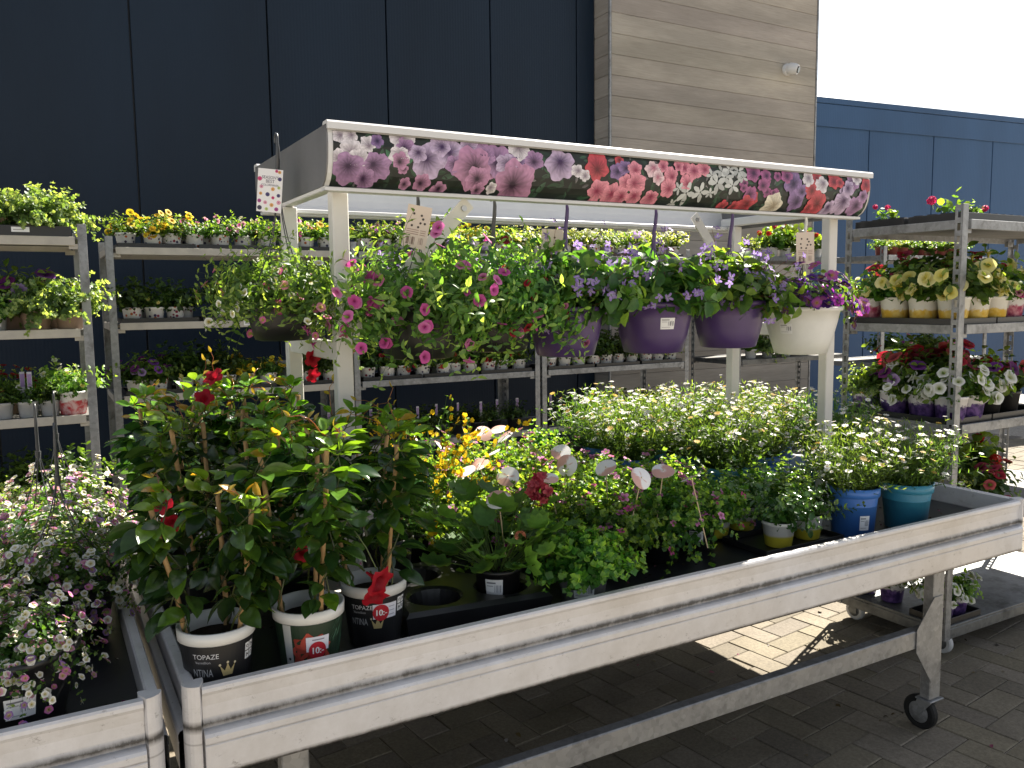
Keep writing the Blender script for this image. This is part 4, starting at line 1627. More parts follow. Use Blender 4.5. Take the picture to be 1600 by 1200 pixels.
def carrier_tray(x, y, z, w, d, label, group='black carrier trays', h=.028):
    b = B()
    t = .003
    box(b, -w / 2, w / 2, -d / 2, d / 2, 0, t)
    bbox(b, -w / 2, w / 2, -d / 2, -d / 2 + .004, t + .0002, h, .001)
    bbox(b, -w / 2, w / 2, d / 2 - .004, d / 2, t + .0002, h, .001)
    bbox(b, -w / 2, -w / 2 + .004, -d / 2 + .0042, d / 2 - .0042, t + .0002, h, .001)
    bbox(b, w / 2 - .004, w / 2, -d / 2 + .0042, d / 2 - .0042, t + .0002, h, .001)
    o = b.obj('carrier_tray', M['black'], None, (x, y, z))
    return tag(o, label, 'carrier tray', group)


RACK = {'A': (.345, 'behind the mandevillas'), 'B': (1.725, 'behind the pink basket'), 'C': (3.12, 'behind the purple bowls')}
ROWS = {   # what stands on each shelf, from the mandevilla side onwards: front row
    ('A', 0): 'YYYPPGGPGY', ('B', 0): 'GPPGYYYYYW', ('C', 0): 'WWWWWGWWWW',
    ('A', 1): 'DGDGDGDDGD', ('B', 1): 'DGDDGDRDGD', ('C', 1): 'DGDDGWDDGD',
    ('A', 2): 'VVDGDYYGDG', ('B', 2): 'DRRDRRDRRG', ('C', 2): 'GDGDDDGDWW',
}
KIND = {'Y': ('bed_yellow', 'yellow petunia'), 'P': ('bed_pink', 'pink petunia'), 'G': ('bed_green', 'green seedling plant'), 'W': ('bed_white', 'white flowering bacopa'),
        'D': ('bed_dark', 'dark leafy plant'), 'R': ('bed_red', 'dark red petunia'), 'V': ('bed_violet', 'violet petunia')}
SHN = ['top', 'second', 'third', 'bottom']
for (rk, si), row in ROWS.items():
    x0, where = RACK[rk]
    zt = A_SH[si]
    for k in range(3):
        carrier_tray(x0 + .06 + .205 + k * .425, 5.05 + .15, zt, .405, .27, f'{ORD[k]} black carrier tray on the {SHN[si]} shelf, {where}')
    for k, ch in enumerate(row):
        spc, nm = KIND[ch]
        if rng.uniform() < (.02 if si == 0 else .05):
            continue
        g = 'small bedding plants on the back trolleys'
        potted('bedding_plant', spc, 'spotted', (x0 + .115 + k * .127 + rng.normal(0, .010), 5.05 + .095 + rng.normal(0, .010), zt + .0035), f'{nm}, spotted pot, {ORD[k]} in {SHN[si]} shelf front row {where}',
               'bedding plant', g, rng.uniform(1.0, 1.3) * (.92 if si else 1), None, 1, None, False)
        if k < 9 and k % 4 != si:
            ch2 = row[(k + 1) % 10]
            spc, nm = KIND[ch2]
            potted('bedding_plant', spc, 'spotted', (x0 + .165 + k * .127 + rng.normal(0, .01), 5.05 + .215 + rng.normal(0, .01), zt + .0035), f'{nm}, spotted pot, {ORD[k]} in {SHN[si]} shelf rear row {where}',
                   'bedding plant', g, rng.uniform(.95, 1.25), None, 1, None, False)
# bottom shelves: dark pots with stick-in labels
tagb = B()
put_rect(tagb, -.010, .010, .0, .15, lambda x, y, e: np.stack([x, 0 * x, y], -1), (.40, .39, .42), 0, 1)
put_rect(tagb, -.008, .008, .08, .14, lambda x, y, e: np.stack([x, 0 * x - .0006, y], -1), (.25, .16, .32), 0, 1)
STICKTAG = tagb.mesh('stick_label', M['printed'])
for rk in 'ABC':
    x0, where = RACK[rk]
    for k in range(8):
        t = potted('bedding_plant', 'bed_dark', 'small_black', (x0 + .13 + k * .157, 5.05 + .12 + rng.normal(0, .02), A_SH[3] + .0005), f'{ORD[k]} black pot with stick label on the bottom shelf, {where}',
                   'bedding plant', 'dark pots on the bottom shelves of the back trolleys', rng.uniform(.7, .95), None, 1, None, False)
        link('stick_label', STICKTAG, t, (0.03 * math.cos(-t.rotation_euler.z - 1.2), .03 * math.sin(-t.rotation_euler.z - 1.2), .075), -t.rotation_euler.z + rng.normal(0, .3))
# large grey bowls standing behind on the first back trolley
for k, (x, z) in enumerate(((1.33, 1.425), (1.05, 1.019), (1.45, 1.019))):
    b = B()
    lathe(b, [(.085, 0), (.10, .01), (.125, .11), (.13, .112), (.13, .125), (.122, .125), (.118, .11), (.09, .012)], 28)
    tag(b.obj('planter_bowl', M['pale_pot'], None, (x, 5.46, z)), ['empty grey bowl at the rear of the second shelf behind the mandevillas', 'empty grey bowl at the rear of the third shelf, under a pale bar',
        'empty grey bowl at the rear of the third shelf, beside the canopy post'][k], 'bowl', 'empty grey bowls on the back trolleys')

# geraniums beyond the white bowl
for k, (spc, pot, x, s, nm) in enumerate((('lush', 'pale', 5.20, .55, 'small bushy green plant'), ('bed_green', 'spotted', 5.33, 1.0, 'light green seedling plant'), ('geranium', 'pale', 5.50, 1.0, 'green leaved geranium'),
                                          ('geranium', 'pale', 5.66, 1.15, 'tall red flowered geranium'), ('lush', 'pale', 5.86, .6, 'yellow green bushy plant'), ('geranium', 'pale', 6.05, .95, 'red geranium'))):
    potted('bedding_plant', spc, pot, (x, 5.16, 1.8605), f'{nm}, {ORD[k]} on the top shelf beyond the white hanging bowl', 'potted plant', 'plants on the geranium trolley', s, None, .9, None, False)
for k, x in enumerate((5.3, 5.5, 5.72, 5.95)):
    potted('bedding_plant', ['geranium', 'lush', 'bed_pink', 'geranium'][k], 'pale', (x, 5.18, 1.0005), f'shaded plant {ORD[k]} along the bottom shelf of the geranium trolley', 'potted plant', 'plants on the geranium trolley', .9, None, .9, None, False)
for k, x in enumerate((5.35, 5.62, 5.9)):
    potted('bedding_plant', ['lush', 'geranium', 'bed_dark'][k], 'small_black', (x, 5.18, 1.4205), f'shaded plant {ORD[k]} along the middle shelf of the geranium trolley', 'potted plant', 'plants on the geranium trolley', .9, None, .9, None, False)

# ---- trolley by the bacopa table
z = L_SH[0]
tr = carrier_tray(-.04, 4.47, z, .40, .26, 'black carrier tray with a white sticker on the top shelf by the bacopa table', 'black carrier trays', .05)
b = B()
put_rect(b, -.035, .035, .008, .030, lambda x, y, e: np.stack([x, 0 * x - .1308, y + .012], -1), (.72, .72, .74), 0, 1)
put_rect(b, -.028, .012, .016, .020, lambda x, y, e: np.stack([x, 0 * x - .1314, y + .012], -1), (.3, .3, .32), 0, 1)
b.obj('sticker', M['printed'], tr)
for k, (x, y, s) in enumerate(((-.14, 4.45, .80), (.0, 4.44, .86), (.10, 4.50, .84), (-.05, 4.60, .9), (-.42, 4.45, .85), (-.33, 4.62, .9))):
    nm = ['pale green bushy plant at the tray corner', 'pale green bushy plant above the white sticker', 'pale green bushy plant closest to the steel post', 'pale green bushy plant at the rear of the tray',
          'pale green bushy plant left of the stickered tray', 'taller pale green plant behind the stickered tray'][k]
    potted('bedding_plant', 'lush', 'clay' if k != 3 else 'pale', (x, y, z + .0035), nm + ', top shelf', 'bedding plant', 'bushy plants on the top shelf by the bacopa table', s, None, .9, None, False)
z = L_SH[1]
for k, (x, y, spc, s, pot, nm) in enumerate(((-.16, 4.44, 'bed_violet', 1.0, 'grey_small', 'dark shaded plant in grey labelled pot, second shelf by the bacopa table'), (.0, 4.44, 'lush', .88, 'clay', 'bright green plant in buff pot, second shelf, beside the grey pot'),
                                             (.135, 4.44, 'lush', .92, 'clay', 'bright green plant in buff pot, second shelf, spilling past the steel post'), (-.08, 4.66, 'bed_violet', 1.55, 'clay', 'tall violet petunia behind the buff pots on the second shelf'),
                                             (.09, 4.68, 'bed_pink', 1.7, 'clay', 'tall magenta petunia behind the buff pots on the second shelf'), (-.3, 4.5, 'bed_dark', 1.1, 'clay', 'dark leafy plant at the shaded end of the second shelf'),
                                             (-.28, 4.7, 'bed_violet', 1.5, 'clay', 'shaded violet petunia at the far end of the second shelf'))):
    t = potted('bedding_plant', spc, pot, (x, y, z + .0005), nm, 'bedding plant', 'plants on the second shelf by the bacopa table', s, None, 1, None, False)
    if k == 0:
        b = B()
        price_label(b, 0, .035, .04, .03, pot_map('grey_small', facing(x, y) - t.rotation_euler.z), 3)
        b.obj('price_label', M['printed'], t)
z = L_SH[2]
for k, (x, y, spc, s, pot, nm) in enumerate(((-.16, 4.42, 'bed_dark', .6, 'grey_small', 'small grey pot at the frame edge, third shelf by the bacopa table'), (-.06, 4.42, 'bed_dark', .6, 'grey_small', 'small grey pot with white plastic labels, third shelf by the bacopa table'),
                                             (.03, 4.43, 'bed_dark', .6, 'grey_small', 'small grey pot next to the red printed pot, third shelf'), (.125, 4.43, 'bed_green', 1.35, 'red_print', 'variegated plant in white pot with red print, third shelf by the bacopa table'),
                                             (.05, 4.62, 'bed_white', 1.4, 'clay', 'white flowering plant behind the red printed pot, third shelf'), (-.15, 4.62, 'bed_red', 1.2, 'clay', 'dark red plant behind the small grey pots, third shelf'))):
    t = potted('bedding_plant', spc, pot, (x, y, z + .0005), nm, 'bedding plant', 'plants on the third shelf by the bacopa table', s, None, 1, None, False)
    if k == 1:
        for q in (-.02, .025):
            link('stick_label', STICKTAG, t, (q, 0, .06), -t.rotation_euler.z + q * 8)
z = L_SH[3]
for k, x in enumerate((-.3, -.16, -.02, .12)):
    potted('bedding_plant', 'bed_dark', 'clay', (x, 4.45, z + .0005), f'shaded plant on the bottom shelf by the bacopa table, {ORD[k]} from the frame edge', 'bedding plant', 'plants on the bottom shelf by the bacopa table', 1.1, None, 1, None, False)

# ---- trolley at the end of the long table
z = R_SH[1]
YP = [(3.375, 2.565, 'pink_print', 'bed_green', 1.15, 'light green plant in pink printed pot beside the white hanging bowl'), (3.375, 2.425, 'yellow_print', 'petunia_yellow', .95, 'yellow petunia in yellow printed pot, second from the pink printed pot'),
      (3.375, 2.285, 'yellow_print', 'petunia_yellow', 1.0, 'yellow petunia in yellow printed pot, next to the slotted post corner'), (3.378, 2.150, 'yellow_print', 'petunia_yellow', 1.08, 'yellow petunia in yellow printed pot, right at the slotted post'),
      (3.52, 2.150, 'yellow_print', 'petunia_yellow', .95, 'yellow petunia with its bloom over the pot face, just past the post'), (3.655, 2.150, 'yellow_print', 'petunia_yellow', 1.05, 'yellow petunia farthest along the front edge, beyond the slotted post'),
      (3.80, 2.16, 'pink_print', 'bed_pink', 1.1, 'dark pink plant in pink printed pot beyond the yellow petunias'), (3.53, 2.47, 'violet_print', 'petunia_red', 1.2, 'red petunia rising behind the yellow petunias near the bowl'),
      (3.53, 2.31, 'violet_print', 'bed_dark', 1.5, 'dark leafy plant hidden behind the yellow petunias'), (3.72, 2.36, 'violet_print', 'petunia_red', 1.2, 'red petunia rising behind the yellow petunias past the post'), (3.70, 2.52, 'violet_print', 'bed_red', 1.3, 'dark red petunia at the back of the yellow petunia shelf'),
      (3.9, 2.4, 'violet_print', 'bed_dark', 1.4, 'dark leafy plant at the frame edge of the yellow petunia shelf')]
for x, y, pot, spc, s, nm in YP:
    potted('petunia_plant', spc, pot, (x, y, z + .0035), nm, 'potted plant', 'petunias on the second shelf of the end trolley', s)
for k, (x, y) in enumerate(((3.465, 2.44), (3.60, 2.22))):
    pass
carrier_tray(3.445, 2.36, z, .29, .54, 'black carrier tray under the yellow petunias along the trolley end')
carrier_tray(3.80, 2.24, z, .40, .30, 'black carrier tray under the yellow petunias beyond the slotted post')
z = R_SH[2]
WP = [(3.375, 2.56, 'violet_print', 'lush', .62, 'yellow green plant in violet printed pot beside the white daisies'), (3.375, 2.41, 'violet_print', 'bed_violet', 1.2, 'pale violet petunia in violet printed pot, second along the trolley end'),
      (3.378, 2.27, 'violet_print', 'petunia_white', .95, 'white petunia in violet printed pot, third along the trolley end'), (3.378, 2.145, 'violet_print', 'petunia_white', .9, 'white petunia half hidden by the slotted post'),
      (3.505, 2.145, 'violet_print', 'petunia_white', .95, 'white petunia in violet printed pot just past the slotted post'), (3.66, 2.16, 'table_black', 'bed_violet', 1.2, 'shaded violet petunia in black pot beyond the white petunias'),
      (3.80, 2.16, 'table_black', 'petunia_red', 1.1, 'shaded salmon petunia in black pot at the frame edge'), (3.53, 2.45, 'table_black', 'petunia_red', 1.35, 'pink red petunia behind the white petunias near the daisies'),
      (3.54, 2.30, 'table_black', 'petunia_red', 1.35, 'coral red petunia behind the white petunias by the post'), (3.71, 2.35, 'table_black', 'petunia_red', 1.35, 'dim red petunia at the rear of the white petunia shelf'), (3.9, 2.35, 'table_black', 'bed_red', 1.6, 'dim red plant at the frame edge of the white petunia shelf'),
      (3.72, 2.53, 'table_black', 'bed_dark', 1.4, 'dark leafy plant at the back of the white petunia shelf')]
for x, y, pot, spc, s, nm in WP:
    potted('petunia_plant', spc, pot, (x, y, z + .0035), nm, 'potted plant', 'petunias on the third shelf of the end trolley', s)
carrier_tray(3.445, 2.36, z, .29, .54, 'black carrier tray under the white petunias along the trolley end')
carrier_tray(3.80, 2.24, z, .40, .30, 'black carrier tray under the shaded petunias beyond the white ones')
z = R_SH[3]
for k, (x, y, pot, spc, s, nm) in enumerate(((3.56, 2.17, 'pale', 'bed_dark', .8, 'dark plant at the corner of the lowest shelf by the teal pot'), (3.72, 2.16, 'pale', 'petunia_red', .95, 'dark red plant in white pot on the lowest shelf by the teal pot'),
                                            (3.62, 2.36, 'table_black', 'bed_pink', 1.6, 'pink flowering plant behind the white pot on the lowest shelf'), (3.85, 2.33, 'table_black', 'geranium', 1.15, 'red geranium at the frame edge of the lowest shelf'),
                                            (3.40, 2.32, 'table_black', 'bed_dark', 1.2, 'dark plant behind the teal pot on the lowest shelf'), (3.42, 2.17, 'table_black', 'bed_white', .9, 'small white flowering plant behind the table corner, lowest shelf'))):
    potted('petunia_plant', spc, pot, (x, y, z + .0005), nm, 'potted plant', 'plants on the lowest shelf of the end trolley', s)
z = GZ + .1425
for k, (x, y, nm) in enumerate(((3.375, 2.15, 'white petunia on the trolley base, beside the wheel'), (3.49, 2.16, 'white petunia on the trolley base, away from the wheel'), (3.39, 2.40, 'petunia in violet pot on the trolley base, seen beside the table leg'),
                              (3.39, 2.54, 'petunia in violet pot on the trolley base, seen under the table'))):
    potted('petunia_plant', 'petunia_white', 'violet_print', (x, y, z + .003), nm, 'potted plant', 'petunias on the base of the end trolley', .68, None, .85)
carrier_tray(3.44, 2.17, z, .26, .17, 'black carrier tray with white petunias on the trolley base')
# top of that trolley: seedling trays


def plug_tray(x, y, z, w, d, label):
    b = B()
    nx, ny = 8, 4
    h = .035
    box(b, -w / 2, w / 2, -d / 2, d / 2, 0, .003)
    bbox(b, -w / 2, w / 2, -d / 2, -d / 2 + .004, .0032, h, .001)
    bbox(b, -w / 2, w / 2, d / 2 - .004, d / 2, .0032, h, .001)
    bbox(b, -w / 2, -w / 2 + .004, -d / 2 + .0042, d / 2 - .0042, .0032, h, .001)
    bbox(b, w / 2 - .004, w / 2, -d / 2 + .0042, d / 2 - .0042, .0032, h, .001)
    for i in range(nx):
        for j in range(ny):
            cx, cy = -w / 2 + (i + .5) * w / nx, -d / 2 + (j + .5) * d / ny
            V, F = [], []
            q = B()
            lathe(b, [(.015, .004), (.020, h - .006), (.024, h + .003), (.022, h + .003), (.018, h - .006)], 10) if False else None
            a = np.arange(10) * PI / 5
            ring = lambda r, zz: np.stack([cx + r * np.cos(a), cy + r * np.sin(a), np.full(10, zz)], -1)
            VV = np.concatenate([ring(.015, .004), ring(.021, h), ring(.023, h + .004), ring(.018, h - .004)])
            k = np.arange(10)
            k2 = (k + 1) % 10
            b.add(VV, np.concatenate([np.stack([k + m * 10, k2 + m * 10, k2 + (m + 1) * 10, k + (m + 1) * 10], -1) for m in range(3)]), smooth=True)
            b.poly(ring(.018, h - .004))
    return tag(b.obj('plug_tray', M['black'], None, (x, y, z)), label, 'seedling tray', 'black seedling trays on the end trolley')


z = R_SH[0]
plug_tray(3.56, 2.22, z, .46, .25, 'black seedling tray at the slotted post corner, top of the end trolley')
plug_tray(3.56, 2.49, z, .46, .25, 'black seedling tray behind the first one, top of the end trolley')
plug_tray(4.06, 2.22, z, .46, .25, 'black seedling tray at the frame edge, top of the end trolley')
plug_tray(4.06, 2.49, z, .46, .25, 'black seedling tray at the rear towards the wall, top of the end trolley')
for k, (x, y, s, nm) in enumerate(((3.40, 2.20, 1.25, 'crimson geranium seedling with one flower head behind the slotted post'), (3.37, 2.44, .8, 'tiny pink geranium seedling at the tray edge nearest the white bowl'), (3.37, 2.50, .7, 'second tiny pink geranium seedling at the tray edge nearest the white bowl'),
                                   (3.50, 2.16, .8, 'green geranium seedling standing against the slotted post'), (3.95, 2.42, 1.0, 'red geranium seedling in the tray past the post'))):
    potted('geranium_seedling', 'geranium_small' if k != 3 else 'seedling', 'small_black', (x, y, z + .0045), nm, 'seedling', 'geranium seedlings on the end trolley', s, None, .42, k, False)
# small red pots behind
for k in range(9):
    potted('bedding_plant', ['bed_green', 'bed_white', 'bed_green'][k % 3], 'red_small', (5.72 + k * .125, 4.25, 1.8305), f'green plant in dull red pot, {ORD[k]} in row behind the end trolley', 'bedding plant', 'small red pots behind the end trolley', .85, None, .95, None, False)
for k in range(5):
    potted('bedding_plant', ['petunia_red', 'bed_red'][k % 2], 'small_black', (5.85 + k * .2, 4.28, 1.4505), f'dark red petunia, {ORD[k]} in row below the small red pots', 'bedding plant', 'dark red petunias behind the end trolley', 1.1, None, 1, None, False)
for k in range(4):
    potted('bedding_plant', ['bed_dark', 'bed_pink'][k % 2], 'small_black', (5.85 + k * .25, 4.28, 1.0005), f'shaded plant, {ORD[k]} on the bottom shelf behind the end trolley', 'bedding plant', 'shaded plants behind the end trolley', 1.1, None, 1, None, False)

# ================================================================== plants on the long table
ZT = .7135
GP = 'small leaved pelargoniums on the table'
PEL = [(1.45, 2.00, 'beside the grey potted one'), (1.665, 1.99, 'at the front row end'), (1.845, 2.03, 'with a white label on its pot'), (1.16, 2.20, 'just behind the broad leaved plant'), (1.385, 2.24, 'in the second row behind the grey pot'), (1.61, 2.24, 'in the second row middle'),
       (1.83, 2.26, 'in the second row end'), (1.20, 2.46, 'beside the yellow broom'), (1.44, 2.48, 'in the third row middle'), (1.67, 2.50, 'in the third row end'), (1.28, 2.71, 'in the fourth row by the broom'), (1.52, 2.73, 'in the fourth row middle'), (1.74, 2.74, 'in the fourth row by the daisies'),
       (1.36, 2.96, 'in the back row by the canopy post'), (1.60, 2.97, 'in the back row middle'), (1.83, 2.98, 'in the back row beside the daisies')]
for k, (x, y, w) in enumerate(PEL):
    t = potted('pelargonium', 'pelargonium', 'table_black', (x, y, ZT), f'pink flowered small leaved pelargonium {w}', 'pelargonium', GP, rng.uniform(.80, .92), None, 1, k)
    if k in (2, 0):
        b = B()
        price_label(b, 0, .055, .05, .035, pot_map('table_black', facing(x, y) - t.rotation_euler.z), k)
        b.obj('price_label', M['printed'], t)
x, y = 1.245, 1.815
t = potted('pelargonium', 'crisp_pot', 'table_grey', (x, y, ZT), 'flowerless curly leaved pelargonium in grey pot at the table edge', 'pelargonium', None, .86)
b = B()
price_label(b, 0, .056, .062, .045, pot_map('table_grey', facing(x, y, .05) - t.rotation_euler.z), 9)
b.obj('price_label', M['printed'], t)


def hole_tray(x, y, z, rot, n, cell, h, label):
    """black tray with round pot holes"""
    b = B()
    hole = cell * .36
    q = 24
    a = np.arange(q) * 2 * PI / q + PI / 4
    for i in range(n):
        for j in range(n):
            cx, cy = (i - (n - 1) / 2) * cell, (j - (n - 1) / 2) * cell
            sq = np.stack([np.cos(a), np.sin(a)], -1)
            sq = sq / np.abs(sq).max(1, keepdims=True) * cell / 2
            o = np.c_[cx + sq[:, 0], cy + sq[:, 1], np.full(q, h)]
            r1 = np.c_[cx + hole * 1.12 * np.cos(a), cy + hole * 1.12 * np.sin(a), np.full(q, h)]
            r2 = np.c_[cx + hole * np.cos(a), cy + hole * np.sin(a), np.full(q, h - .006)]
            r3 = np.c_[cx + hole * .82 * np.cos(a), cy + hole * .82 * np.sin(a), np.full(q, .004)]
            V = np.concatenate([o, r1, r2, r3])
            k = np.arange(q)
            k2 = (k + 1) % q
            b.add(V, np.concatenate([np.stack([k + m * q, k2 + m * q, k2 + (m + 1) * q, k + (m + 1) * q], -1) for m in range(3)]))
            b.poly(r3)
    w = n * cell / 2
    for m in range(4):
        ca, sa = math.cos(m * PI / 2), math.sin(m * PI / 2)
        V = [(-w, -w, h), (w, -w, h), (w + .012, -w - .012, h - .010), (-w - .012, -w - .012, h - .010), (-w - .004, -w - .004, 0), (w + .004, -w - .004, 0)]
        V = [(u * ca - v * sa, u * sa + v * ca, zz) for u, v, zz in V]
        b.add(V, np.array([[0, 3, 2, 1], [3, 4, 5, 2]]))
    o = b.obj('hole_tray', M['black'], None, (x, y, z))
    o.rotation_euler.z = rot
    return tag(o, label, 'plant tray')


hole_tray(.955, 2.0, ZT, -.12, 2, .185, .062, 'black plant tray with four round pot holes, three of them empty')
x, y = 1.036, 1.912
t = potted('regal_pelargonium', 'regal', 'table_black', (x, y, ZT + .006), 'broad leaved pelargonium with one dusky red flower head, standing in the black tray', 'pelargonium', None, 1.05, -.35, .98)
for o in t.children:
    if o.name.split('.')[0] == 'foliage':
        o.rotation_euler.z = 0
    if o.name.split('.')[0] == 'blossoms':
        o.rotation_euler.z = -.36
b = B()
price_label(b, -.012, .062, .05, .05, pot_map('table_black', facing(x, y) - t.rotation_euler.z, .98), 5)
b.obj('price_label', M['printed'], t)
potted('broom_plant', 'broom', 'table_black', (1.0, 2.36, ZT), 'yellow flowering broom bush between the mandevillas and the pelargoniums', 'broom', None, 1.02, 1.0)
# round label discs on sticks
TG = [(1.457, 2.966, 'beside the canopy post'), (1.284, 2.682, 'tilted above the broom'), (1.30, 2.56, 'lying against its neighbour'), (1.139, 2.329, 'drooping in the shade by the broom'), (1.278, 2.931, 'farthest behind the broom'), (1.501, 2.864, 'flat in the fourth row'),
      (1.545, 2.739, 'brightly lit in the fourth row'), (1.694, 2.951, 'edge on in the back row'), (1.466, 2.438, 'upright in the third row'), (1.276, 2.361, 'shaded, level as a table'), (1.257, 2.195, 'leaning over the second row'), (1.53, 2.35, 'flat beside a pink bloom'),
      (1.40, 2.167, 'brightly lit in the second row'), (1.33, 2.03, 'salmon patterned, over the grey pot'), (1.075, 1.93, 'shaded, behind the dusky red flower'), (1.51, 2.05, 'large, salmon patterned, in the front row'), (1.475, 1.93, 'overlapping the large salmon one'),
      (1.62, 1.97, 'level, at the front row end'), (1.70, 1.82, 'edge on, nearest the small shrubs')]


def disc_mesh(seed):
    b = B()
    r = np.random.default_rng(seed)
    n = 28
    a = np.arange(n) * 2 * PI / n
    R = .035
    bend = r.uniform(.05, .22)
    V, C = [(0, 0, 0)], [(.75, .72, .70)]
    split = r.uniform(-.3, .5)
    for q in (.35, .7, 1):
        for w in a:
            x, y = R * q * math.cos(w), R * q * math.sin(w)
            V.append((x, y, -bend * x * x / R))
            fac = (y / R < split + .25 * math.sin(3 * w)) and q > .3
            C.append((.62, .36, .30) if fac else (.78, .76, .75))
    i = np.arange(n)
    i2 = (i + 1) % n
    F4 = np.concatenate([np.stack([1 + j * n + i, 1 + (j + 1) * n + i, 1 + (j + 1) * n + i2, 1 + j * n + i2], -1) for j in range(2)])
    V, C = np.array(V), np.array(C)
    k = len(V)
    b.add(V + A(0, 0, .0004), [F4, np.stack([0 * i, 1 + i, 1 + i2], -1)], C, 0, True)
    b.add(V - A(0, 0, .0004), [F4[:, ::-1], np.stack([0 * i, 1 + i2, 1 + i], -1)], (.74, .73, .72), 0, True)
    return b.mesh('label_disc', M['printed'])


DISC = [disc_mesh(i) for i in range(4)]
sb = B()
tube(sb, [(0, 0, 0), (0, 0, .225)], .0019, 6)
STICK = sb.mesh('stick', M['stick'])
from mathutils import Vector, Euler
for k, (x, y, w) in enumerate(TG):
    t = thing('plant_tag', f'round white plant tag on a stick, {w}', 'plant tag', (x, y, .79), 'round plant tags among the pelargoniums')
    s = link('stick', STICK, t)
    tl = Vector((rng.normal(0, .16), rng.normal(0, .16), 1)).normalized()
    s.rotation_euler = tl.to_track_quat('Z', 'Y').to_euler()
    d = link('label_disc', DISC[k % 4], t, tl * .222)
    up = Vector((rng.normal(-.1, .45), rng.normal(-.35, .45), 1.0 if k % 4 else .45)).normalized()
    d.rotation_euler = (up.to_track_quat('Z', 'Y') @ Euler((0, 0, rng.uniform(0, 6.28))).to_quaternion()).to_euler()

# daisies
GD = 'white daisy pots at the end of the table'
DA = [(2.13, 2.95, 'blue', 'in the back row beside the pelargoniums'), (2.40, 2.97, 'teal', 'second in the back row'), (2.68, 2.98, 'teal', 'third in the back row, behind the canopy post'), (2.95, 2.96, 'blue', 'at the back corner of the table'),
      (2.08, 2.68, 'blue', 'in the third row beside the pelargoniums'), (2.36, 2.66, 'teal', 'in the third row, before the canopy post'), (2.90, 2.68, 'blue', 'in the third row end'), (2.30, 2.38, 'teal', 'in the second row, shaded'), (2.55, 2.44, 'blue', 'in the second row by the front canopy post'),
      (2.86, 2.36, 'teal', 'in the second row end')]
for k, (x, y, pot, w) in enumerate(DA):
    potted('daisy_plant', 'daisy', pot, (x, y, ZT), f'white daisy bush {w}', 'daisy', GD, rng.uniform(.76, .88), None, 1, k)
x, y = 2.40, 1.86
t = potted('daisy_plant', 'daisy', 'blue', (x, y, ZT), 'white daisy bush in bright blue pot with a price label', 'daisy', GD, .76, .4, 1, 1)
b = B()
price_label(b, .045, .06, .038, .05, pot_map('blue', facing(x, y) - .4), 7)
b.obj('price_label', M['printed'], t)
potted('daisy_plant', 'daisy', 'teal', (2.645, 1.83, ZT), 'shaded white daisy bush in teal pot at the table end', 'daisy', GD, .74, 2.0, 1, 3)
GS = 'small glossy shrubs in white and yellow pots'
for k, (x, y, s, w) in enumerate(((2.085, 1.90, .95, 'right beside the blue pot, front'), (2.235, 1.915, .90, 'tucked against the blue pot'), (1.985, 2.09, .85, 'half hidden behind the label pot'), (2.13, 2.11, .95, 'in the second row behind the first'), (2.30, 2.12, .95, 'second row behind the blue pot'), (1.98, 2.30, .9, 'in the third row by the pelargoniums'))):
    potted('glossy_shrub', 'shrub', 'yellow_base', (x, y, ZT + .004), f'small glossy leaved shrub in white and yellow pot, {w}', 'shrub', GS, s)
carrier_tray(2.14, 1.93, ZT, .36, .20, 'black carrier tray under the small glossy shrubs', 'black carrier trays', .02)

